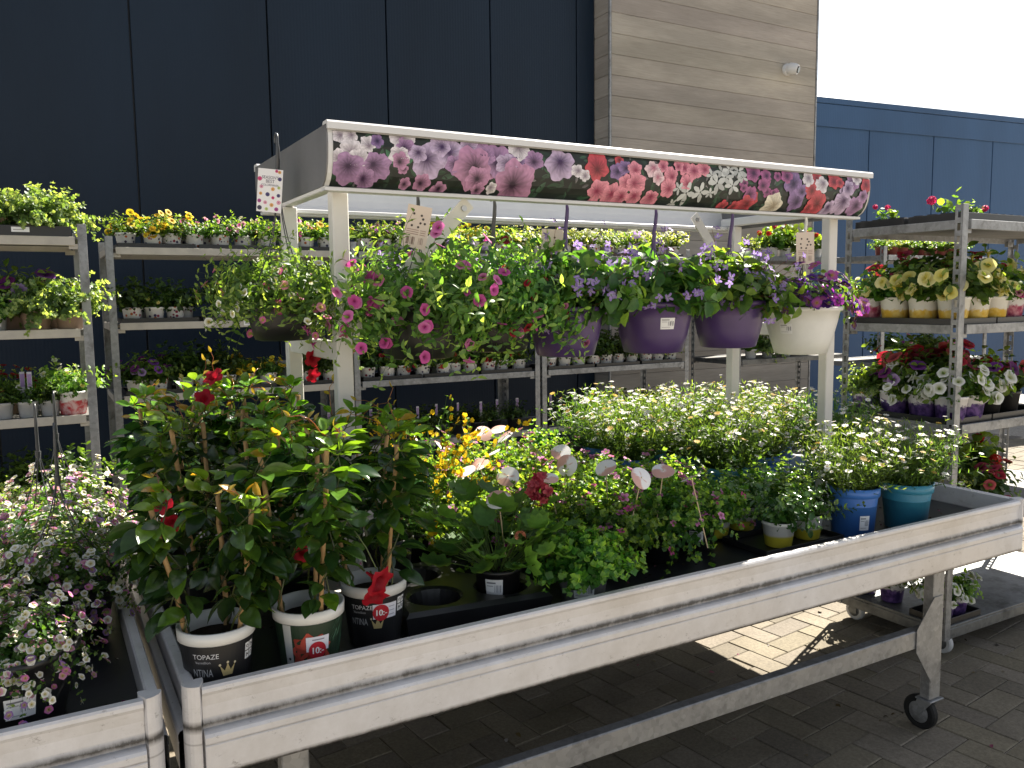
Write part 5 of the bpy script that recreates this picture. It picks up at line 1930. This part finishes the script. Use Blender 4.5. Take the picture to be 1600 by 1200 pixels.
# ---- mandevillas
MD = [(.290, 1.79, 0, 'mandevilla in black crown printed pot at the corner of the long table'), (.490, 1.80, 1, 'mandevilla in flower picture pot with a red price spot'), (.672, 1.875, 2, 'mandevilla in black pot with red price spot beside the empty tray'),
      (.36, 2.14, 1, 'mandevilla in the second row above the table corner'), (.555, 2.12, 2, 'mandevilla in the second row behind the flower picture pot'), (.39, 2.36, 2, 'mandevilla at the rear beside the bacopa table'), (.60, 2.44, 1, 'mandevilla at the rear just behind the canopy post'), (.83, 2.2, 1, 'mandevilla on the broom side of the canopy post'), (.285, 2.62, 1, 'mandevilla at the back next to the steel hooks'), (.53, 2.68, 2, 'mandevilla at the back beside the rear canopy post')]
mands = []
for k, (x, y, v, lab) in enumerate(MD):
    t = thing('mandevilla', lab, 'mandevilla', (x, y, ZT), 'red mandevillas on bamboo canes', 0)
    p = POT['mandevilla' if k < 3 else 'mandevilla_black']
    link('pot', p['pot'], t)
    link('soil', p['soil'], t)
    md, canes, fl = MAND[v if k else 0]
    rz = [0.5, 2.6, 4.4, 1.2, 3.3, 5.2, .2, 2.0, 3.7, 5.9][k]
    sc = [.90, .86, .84, .88, .86, .93, .93, .80, .90, .94][k]
    link('foliage', md['foliage'], t, (0, 0, p['hs']), rz, (1, 1, sc))
    ca, sa = math.cos(rz), math.sin(rz)
    for c0, c1 in canes:
        b = B()
        P = np.linspace(0, 1, 9)[:, None] * (c1 - c0)[None] * A(1, 1, sc * 1.05) + c0
        P[:, :2] += rng.normal(0, .0015, (9, 2))
        rr = np.full(9, .0052)
        rr[::2] = .0057
        P = np.stack([P[:, 0] * ca - P[:, 1] * sa, P[:, 0] * sa + P[:, 1] * ca, P[:, 2]], -1)
        tube(b, P, rr, 8)
        b.obj('cane', M['bamboo'], t, (0, 0, p['hs'] - .01))
    nf = 0
    rr = np.random.default_rng(50 + k)
    for q in range(nf):
        f = A(*fl[(q * 2 + k) % len(fl)])
        f = A(f[0] * ca - f[1] * sa, f[0] * sa + f[1] * ca, f[2] * sc + p['hs'])
        out = norm(A(rr.normal(0, .6) - .4, rr.normal(0, .5) - .8, rr.normal(.2, .4)))
        pos = f + out * .05 + A(0, 0, rr.uniform(-.08, .03))
        o = link('flower', ME_FLOWER, t, pos, 0, rr.uniform(.55, .75))
        o.rotation_euler = Vector(out).to_track_quat('Z', 'Y').to_euler()
    mands.append(t)
# printed sleeves on the three front pots
H = .155


def sleeve(t, phi, kind):
    fm = pot_map('mandevilla', phi)
    b = B()
    y0, y1 = .004, .1275
    dark = (.013, .013, .014)
    nseg = 48
    for yy in ((y0, .045), (.045, .085), (.085, y1)):
        put_rect(b, -PI * .0755, PI * .0755, yy[0], yy[1], fm, dark if kind != 'picture' else (.016, .034, .018), .0010, nseg)
    W = (.62, .62, .62)
    if kind == 'crown' or kind == 'spot':
        sh = 0 if kind == 'crown' else -.012
        put_text(b, 'TOPAZE', .0155, fm, (.60, .60, .61), .0020, 1.0, 'LEFT') if False else None
        V, F = text_geo('TOPAZE', .0150, 'LEFT')
        b.add(fm(V[:, 0] - .052 + sh, V[:, 1] + .106, .0020), F, (.58, .58, .60))
        V, F = text_geo('Vermillion', .0082, 'LEFT')
        b.add(fm(V[:, 0] - .048 + sh, V[:, 1] + .094, .0020), F, (.38, .38, .40))
        V, F = text_geo('NTINA', .024, 'LEFT')
        b.add(fm(V[:, 0] * .62 - .056 + sh, V[:, 1] + .070, .0020), F, (.34, .34, .35))
        cx, cy = (.022, .074) if kind == 'crown' else (.004, .066)
        s = .0105
        g = (.42, .33, .15)
        pts = [(-1.0, -1.2), (.95, -1.2), (1.55, 1.0), (.62, -.15), (.0, 1.35), (-.62, -.15), (-1.6, 1.0)]
        for tri in ((0, 1, 3, 5), (1, 2, 3), (3, 4, 5), (5, 6, 0)):
            put_poly(b, [(cx + pts[i][0] * s, cy + pts[i][1] * s) for i in tri], fm, g, .0020)
        for i in (2, 4, 6):
            put_disc(b, cx + pts[i][0] * s, cy + (pts[i][1] + .18) * s, s * .26, fm, (.5, .44, .3), .0021, 12)
        # care symbols in white squares
        cx = .072 if kind == 'crown' else .066
        for i in (0, 1):
            for j in (0, 1):
                xx, yy = cx + i * .0145, .090 + j * .0185 - (0 if kind == 'crown' else -.004)
                put_rect(b, xx - .0062, xx + .0062, yy - .0082, yy + .0082, fm, (.66, .66, .66), .0020, 3)
                if (i + j) % 2:
                    put_disc(b, xx, yy + .001, .0036, fm, (.03, .03, .03), .0026, 12)
                    put_disc(b, xx, yy + .001, .0022, fm, (.66, .66, .66), .0030, 10)
                else:
                    put_rect(b, xx - .003, xx - .001, yy - .004, yy + .005, fm, (.03, .03, .03), .0026, 1)
                    put_disc(b, xx + .002, yy + .001, .0022, fm, (.03, .03, .03), .0026, 10)
    else:
        # a big orange red bloom on dark green, pale strip with dots on one side
        r = np.random.default_rng(4)
        put_rect(b, -.072, -.050, y0, y1, fm, (.42, .43, .42), .0016, 4)
        for yy in (.02, .034, .048):
            put_disc(b, -.060, yy, .0035, fm, (.03, .04, .04), .0022, 10)
        for q in range(9):
            a = q * 2 * PI / 9 + .3
            n = 8
            pts = []
            L = .052
            for s in (1, -1):
                for tt in (np.linspace(0, 1, n) if s > 0 else np.linspace(1, 0, n)):
                    w = .021 * math.sin(PI * min(.97, tt ** .8)) * s
                    pts.append((tt * L * math.cos(a) - w * math.sin(a) - .006, tt * L * math.sin(a) * .85 + w * math.cos(a) * .85 + .066))
            P = np.array(pts)
            P[:, 1] = np.clip(P[:, 1], y0, y1)
            P[:, 0] = np.clip(P[:, 0], -.049, .06)
            put_poly(b, P, fm, A(.36, .055, .035) * r.uniform(.6, 1.15), .0018 + q * 2e-5)
        for q in range(6):
            a = r.uniform(0, 3)
            x, y = r.uniform(.03, .07), r.uniform(.02, .11)
            put_poly(b, [(x, y), (x + .02, y + .012), (x + .03, min(y + .03, y1)), (x + .012, min(y + .018, y1))], fm, A(.05, .12, .07) * r.uniform(.5, 1.4), .0015)
    if kind in ('picture', 'spot'):
        cx, cy = (.010, .070) if kind == 'picture' else (.012, .094)
        if kind == 'picture':
            put_rect(b, cx - .026, cx + .028, cy - .004, cy + .030, fm, (.66, .66, .72), .0028, 6)
            put_rect(b, cx - .012, cx + .016, cy + .0215, cy + .0245, fm, (.25, .25, .3), .0033, 4)
            sx, sy = cx + .000, cy - .002
        else:
            put_rect(b, cx - .020, cx + .042, cy - .017, cy + .020, fm, (.66, .66, .72), .0028, 6)
            for yy in (.010, .000, -.010):
                put_rect(b, cx + .020, cx + .036, cy + yy, cy + yy + .0022, fm, (.35, .35, .42), .0033, 3)
            sx, sy = cx - .000, cy - .001
        put_disc(b, sx, sy, .0205, fm, (.42, .018, .03), .0040, 28)
        V, F = text_geo('10:-', .0215)
        for ox in (-.0006, 0, .0006):
            b.add(fm(V[:, 0] * .92 + sx + ox, V[:, 1] + sy, .0048 + ox * .05), F, (.74, .72, .72))
    return b.obj('pot_sleeve', M['printed'], t)


sl0 = sleeve(mands[0], facing(.290, 1.79, -.02), 'crown')
sleeve(mands[1], facing(.490, 1.80, .10), 'picture')
sleeve(mands[2], facing(.672, 1.875, .05), 'spot')
# hanging flowers and a pale shoot at the front of the mandevilla with the price spot
t = mands[1]


def add_flower(t, pos, d, s):
    o = link('flower', ME_FLOWER, t, Vector(pos) - t.location, 0, s)
    o.rotation_euler = Vector(d).normalized().to_track_quat('Z', 'Y').to_euler()


b = B()
r = np.random.default_rng(77)
P = np.array([(.545, 1.80, 1.10), (.575, 1.765, 1.05), (.612, 1.75, .985), (.632, 1.742, .935)]) - np.array(t.location[:])
tube(b, P, [.0024, .0022, .0018, .0015], 5, (.10, .14, .04), 0, False)
for q, (u, L) in enumerate(((0, .06), (0, .062), (1, .066), (1, .058), (2, .05), (0, .05), (1, .06))):
    a = q * 2.1
    Y = norm(A(math.cos(a), math.sin(a) * .5, .35 if q % 2 else -.1))
    scatter(b, L_BIG, P[u], Y, A(-.3, -.5, .8) + .3 * r.normal(size=3), L, (.07, .155, .05))
b.obj('flowering_shoot', M['gloss'], t)
add_flower(t, (.640, 1.738, .905), (.35, -.7, -.25), 1.25)
add_flower(t, (.628, 1.742, .868), (-.1, -.7, -.6), 1.05)
add_flower(mands[0], (.215, 1.95, 1.10), (-.6, -.6, .3), .95)
add_flower(mands[0], (.235, 1.97, 1.045), (-.2, -.7, -.3), .8)
add_flower(mands[1], (.475, 1.775, .99), (.2, -.8, .1), .75)
add_flower(mands[5], (.42, 2.44, 1.33), (-.5, -.5, .7), 1.0)
add_flower(mands[5], (.38, 2.36, 1.28), (-.2, -.8, .5), .9)
add_flower(mands[6], (.70, 2.42, 1.37), (.2, -.7, -.1), .9)
add_flower(mands[6], (.70, 2.42, 1.32), (.3, -.8, -.3), .8)

# ================================================================== hanging bowls


def hanger(b, h, hook_z, r, hook=True, seed=1, back=.0):
    """hook over a rail at height hook_z above the pot base, strands down to the rim"""
    rr = np.random.default_rng(seed)
    kz = hook_z - .125
    a = np.linspace(PI * 1.15, -.15 * PI, 9)
    arc = [(0, .012 * math.cos(q) - .0, hook_z - .006 + .016 * math.sin(q)) for q in a]
    stem = [(.003, -.002, hook_z - .040), (-.004, -.008, hook_z - .065), (-.002, -.003, hook_z - .09), (0, 0, kz)]
    P = arc[::-1][::-1]
    pts = [(0, -q[1], q[2]) for q in arc]
    pts = pts[::-1] + [(0, .0145, hook_z - .02)] if False else pts
    full = pts[::-1]
    # tip at the back of the rail, stem at the front
    tube(b, full[::-1] + [(0, -.013, hook_z - .03), (0, -.010, hook_z - .055), (0, -.003, hook_z - .085), (0, 0, kz)], np.array([.004] * 9 + [.0055, .006, .006, .007]) * (1 - back * .45), 8)
    tube(b, [(0, 0, kz + .004), (0, 0, kz - .02)], [.008, .006], 8)
    for q in range(4):
        a = q * PI / 2 + .5 + rr.normal(0, .1)
        e = A(r * math.cos(a), r * math.sin(a), h)
        s = A(.004 * math.cos(a), .004 * math.sin(a), kz - .012)
        P = [s + (e - s) * k + A(math.cos(a), math.sin(a), 0) * (-.02 * math.sin(PI * k)) for k in np.linspace(0, 1, 8)]
        tube(b, P, .0017, 5, cap=False)


def tag_mesh(kind, w=.066, h=.115):
    b = B()
    fm = lambda x, y, e: np.stack([np.asarray(x, float), -.6 * (np.asarray(x, float) ** 2) - e, np.asarray(y, float)], -1)
    bg = (.78, .77, .78) if kind == 'front' else (.66, .55, .46)
    put_rect(b, -w / 2, w / 2, -h, 0, fm, bg, 0, 6)
    put_rect(b, -w / 2, w / 2, -h, 0, lambda x, y, e: fm(x, y, e) + A(0, .0008, 0), bg, 0, 6)
    r = np.random.default_rng(3)
    if kind == 'front':
        PALD = [(.55, .05, .18), (.65, .34, .12), (.06, .05, .16), (.45, .55, .2), (.35, .06, .25), (.65, .3, .4), (.05, .04, .08)]
        spots = [(.24, -.04, 0), (.36, -.06, 1), (-.42, -.24, 0), (.38, -.22, 2), (.36, -.42, 3), (-.34, -.42, 5), (.12, -.46, 1), (-.36, -.58, 1), (-.08, -.59, 2), (.14, -.66, 0), (.36, -.60, 2), (-.40, -.75, 4), (-.16, -.78, 5), (.10, -.83, 1), (.38, -.76, 5), (-.38, -.91, 6), (-.10, -.93, 3), (.30, -.92, 4)]
        for x, y, c in spots:
            put_disc(b, x * w, y * h, w * r.uniform(.06, .095), fm, PALD[c], .0006, 14)
            put_disc(b, x * w, y * h, w * .025, fm, A(*PALD[c]) * .4, .0009, 8)
        for s, size, y in (("SEASON'S", .0115, -.20), ('BEST', .0125, -.29), ('COLORMANIA', .0078, -.375)):
            V, F = text_geo(s, size)
            b.add(fm(V[:, 0] * .9, V[:, 1] + y * h, .0009), F, (.14, .13, .18))
    else:
        barcode(b, -w * .38, w * .05, -h * .92, -h * .74, fm, .0008, (.12, .06, .05), 14, 2)
        barcode(b, w * .14, w * .36, -h * .90, -h * .74, fm, .0008, (.2, .1, .08), 6, 5)
        for x, y in ((-.2, -.2), (.12, -.22), (.2, -.30), (-.22, -.48), (.05, -.50), (-.25, -.36), (.3, -.4), (.12, -.4)):
            put_disc(b, x * w, y * h, w * .05, fm, (.06, .045, .04), .0008, 10)
        for yy in (-.58, -.63, -.68):
            put_rect(b, -w * .4, w * .1, yy * h, yy * h + .0018, fm, (.35, .22, .18), .0008, 3)
            put_rect(b, w * .16, w * .4, yy * h, yy * h + .0018, fm, (.35, .22, .18), .0008, 3)
    return b.mesh('hang_tag', M['printed'])


TAGF, TAGB = tag_mesh('front'), tag_mesh('back')


def basket(label, species, bowl, x, y, z, hook_z, mat, sc=1.0, ps=1.0, var=0, tagk=None, tagpos=None, tagrot=(0, 0, 0), rot=0.0, group='hanging baskets under the canopy', lab=None, name='hanging_basket', seed=1, hz=None):
    t = thing(name, label, 'hanging basket', (x, y, z), group)
    p = POT[bowl]
    link('bowl', p['pot'], t, (0, 0, 0), rot, ps)
    link('soil', p['soil'], t, (0, 0, 0), 0, ps)
    v = SP[species][var % len(SP[species])]
    link('foliage', v['foliage'], t, (0, 0, p['hs'] * ps), rot, sc)
    link('blossoms', v['blossoms'], t, (0, 0, p['hs'] * ps), rot, sc)
    b = B()
    hanger(b, p['h'] * ps - .004, hook_z - z, p['r'] * ps - .003, True, seed)
    b.obj('hanger', M[mat], t)
    if tagk:
        o = link('hang_tag', TAGF if tagk == 'front' else TAGB, t, Vector(tagpos) - t.location)
        o.rotation_euler = tagrot
    if lab:
        b = B()
        price_label(b, lab[0], lab[1], .052, .036, lambda xx, yy, e: bowl_pt(p, ps, xx, yy, e, facing(x, y)), 4)
        b.obj('price_label', M['printed'], t)
    return t


def bowl_pt(p, ps, x, y, e, phi):
    r0, r1, h = p['r0'], p['r'], p['h']
    zs = np.array([.004, h * .34, h * .68, h - .016])
    rs = np.array([r0, r0 + (r1 - r0) * .38, r0 + (r1 - r0) * .70, r1 - .006])
    x, y = np.asarray(x, float), np.asarray(y, float)
    R = np.interp(y, zs, rs) + e + .0006
    a = phi + x / r1
    return np.stack([R * np.cos(a), R * np.sin(a), y], -1) * ps


RAILZ = 1.836
basket('hanging basket of white and magenta calibrachoa hooked over the canopy end panel', 'calibrachoa_white', 'bowl_black', .60, 2.35, 1.43, 1.985, 'wire', .68, .82, 0, 'front', (.575, 2.32, 1.895), (.05, .10, -.42), 1.0, seed=2)
basket('hanging basket of pink calibrachoa trailing furthest, beside the canopy post', 'calibrachoa_pink', 'bowl_black', .93, 2.16, 1.375, RAILZ, 'wire', .92, 1, 0, 'back', (.925, 2.12, 1.792), (.08, .2, -.45), .4, seed=3)
basket('hanging basket of dark red calibrachoa next to the first purple bowl', 'calibrachoa_red', 'bowl_black', 1.175, 2.17, 1.385, RAILZ, 'wire', .85, 1, 0, None, None, (0, 0, 0), 2.4, seed=4)
basket('purple bowl of violet streptocarpus partly covered by red calibrachoa', 'streptocarpus', 'bowl_purple', 1.42, 2.16, 1.36, RAILZ, 'purple', .9, .92, 0, 'back', (1.40, 2.2, 1.75), (.1, .05, -.5), 0, seed=5)
basket('purple bowl of violet streptocarpus with a white price sticker', 'streptocarpus', 'bowl_purple', 1.765, 2.16, 1.356, RAILZ, 'purple', .9, 1, 1, None, None, (0, 0, 0), 1.0, lab=(.052, .098), seed=6)
basket('purple bowl of violet streptocarpus hanging next to the white bowl', 'streptocarpus', 'bowl_purple', 2.10, 2.16, 1.360, RAILZ, 'purple', .9, .98, 2, None, None, (0, 0, 0), 2.0, seed=7)
basket('white bowl of deep purple violas at the end of the canopy', 'viola', 'bowl_white', 2.465, 2.16, 1.322, RAILZ, 'white_pot', 1.05, 1.02, 0, 'back', (2.44, 2.13, 1.765), (.05, -.05, -.5), .5, lab=(-.06, .095), seed=8)
basket('purple bowl of streptocarpus hanging on the rear rail of the canopy', 'streptocarpus', 'bowl_purple', 1.30, 2.74, 1.38, RAILZ, 'purple', .9, 1, 0, None, None, (0, 0, 0), 3.0, seed=9)

# ---- white bacopa bowls on the other table
BA = [(-.085, 1.865, .50, 'bowl of white bacopa and pink bells with a white price sticker, nearest the corner'), (.02, 2.30, .64, 'bowl of white and pink bells behind the stickered bowl'), (-.02, 2.60, .68, 'bowl of white bells under the steel hook, beside the mandevillas'), (-.36, 2.12, .72, 'bowl of pink and white bells at the frame edge'),
      (-.34, 2.55, .74, 'bowl of pink bells at the frame edge, second row'), (-.31, 2.95, .74, 'bowl of white bells at the back of the bacopa table'), (.03, 2.93, .68, 'bowl of white bells at the back corner of the bacopa table')]
for k, (x, y, s, lab) in enumerate(BA):
    t = thing('bacopa_bowl', lab, 'bacopa bowl', (x, y, ZT), 'bowls of white bacopa on the side table')
    p = POT['bowl_black']
    link('bowl', p['pot'], t, (0, 0, 0), 0, (.92, .92, 1.05))
    link('soil', p['soil'], t, (0, 0, 0), 0, (.92, .92, 1.05))
    v = SP['bells'][k % 3]
    rz = k * 1.3
    link('foliage', v['foliage'], t, (0, 0, p['hs'] * 1.05), rz, (s, s, s * 1.0))
    link('blossoms', v['blossoms'], t, (0, 0, p['hs'] * 1.05), rz, (s, s, s * 1.0))
    if k != 0:
        b = B()
        hanger(b, .155, .545 - (.02 if k % 2 else 0), .118, True, 20 + k, .6)
        b.obj('hanger', M['wire'], t)
    else:
        b = B()
        price_label(b, .01, .075, .06, .045, lambda xx, yy, e: bowl_pt(p, .98, xx, yy, e, facing(x, y)), 6)
        b.obj('price_label', M['printed'], t)

# fallen petals, leaves and crumbs of compost
b = B()
r = np.random.default_rng(31)
n = 260
P = np.stack([r.uniform(.4, 5, n), r.uniform(.6, 4.8, n), np.full(n, GZ + .004)], -1)
Y = norm(np.stack([r.normal(size=n), r.normal(size=n), .1 * r.normal(size=n)], -1))
Z = norm(A(0, 0, 1) + .35 * r.normal(size=(n, 3)))
C = pick(r, ((.10, .07, .03), (.05, .05, .02), (.03, .02, .012), (.45, .42, .40), (.30, .08, .14), (.16, .12, .05)), n)
scatter(b, L_OVAL, P, Y, Z, r.uniform(.008, .028, n), C)
n = 420
P = np.stack([r.uniform(-.3, 3.05, n), r.uniform(1.71, 2.6, n), np.full(n, .7135)], -1)
Y = norm(np.stack([r.normal(size=n), r.normal(size=n), .1 * r.normal(size=n)], -1))
Z = norm(A(0, 0, 1) + .4 * r.normal(size=(n, 3)))
C = pick(r, ((.03, .02, .012), (.03, .02, .012), (.10, .07, .03), (.05, .05, .02), (.5, .48, .45), (.35, .1, .2)), n)
scatter(b, L_OVAL, P, Y, Z, r.uniform(.004, .016, n), C)
o = b.obj('leaf_litter', M['petal'])
o['kind'] = 'stuff'
tag(o, 'fallen petals, dry leaves and compost crumbs on the paving and tray floors', 'litter')

# ================================================================== light and camera
SUN = A(.95, .40, 1.0)
SUN = SUN / np.linalg.norm(SUN)
el = math.asin(SUN[2])
az = math.atan2(SUN[0], SUN[1])          # clockwise from +Y
w = bpy.data.worlds.new('World')
scene.world = w
w.use_nodes = True
nt = w.node_tree
nt.nodes.clear()
sky = nt.nodes.new('ShaderNodeTexSky')
sky.sky_type = 'NISHITA'
sky.sun_disc = False
sky.sun_elevation = el
sky.sun_rotation = az
sky.dust_density = 1.0
sky.air_density = 1.0
bg = nt.nodes.new('ShaderNodeBackground')
bg.inputs['Strength'].default_value = .05
ow = nt.nodes.new('ShaderNodeOutputWorld')
hs = nt.nodes.new('ShaderNodeHueSaturation')
hs.inputs['Saturation'].default_value = .45
nt.links.new(sky.outputs['Color'], hs.inputs['Color'])
nt.links.new(hs.outputs['Color'], bg.inputs['Color'])
nt.links.new(bg.outputs['Background'], ow.inputs['Surface'])
ld = bpy.data.lights.new('sun', 'SUN')
ld.energy = 5.0
ld.angle = math.radians(.53)
ld.color = (1, .93, .82)
lo = bpy.data.objects.new('sun', ld)
col.objects.link(lo)
lo.rotation_euler = Vector(-SUN).to_track_quat('-Z', 'Y').to_euler()
lo.location = (6, 6, 8)

cd = bpy.data.cameras.new('camera')
cd.sensor_width = 36
cd.lens = 36 * 1300 / 1600
cd.clip_start = .05
cd.clip_end = 500
co = bpy.data.objects.new('camera', cd)
col.objects.link(co)
a, p, ro = math.radians(60.4), math.radians(5.9), math.radians(.67)
f0 = A(math.cos(a), math.sin(a), 0)
f = f0 * math.cos(p) + A(0, 0, -math.sin(p))
r0 = norm(np.cross(f, A(0, 0, 1)))
u0 = np.cross(r0, f)
rt = r0 * math.cos(ro) - u0 * math.sin(ro)
up = u0 * math.cos(ro) + r0 * math.sin(ro)
from mathutils import Matrix
co.matrix_world = Matrix([[rt[0], up[0], -f[0], 0], [rt[1], up[1], -f[1], 0], [rt[2], up[2], -f[2], 1.54], [0, 0, 0, 1]])
scene.camera = co
scene.view_settings.view_transform = 'Standard'
scene.view_settings.look = 'None'
scene.view_settings.exposure = 1.92
scene.view_settings.gamma = 1
scene.cycles.max_bounces = 8
scene.cycles.transparent_max_bounces = 4
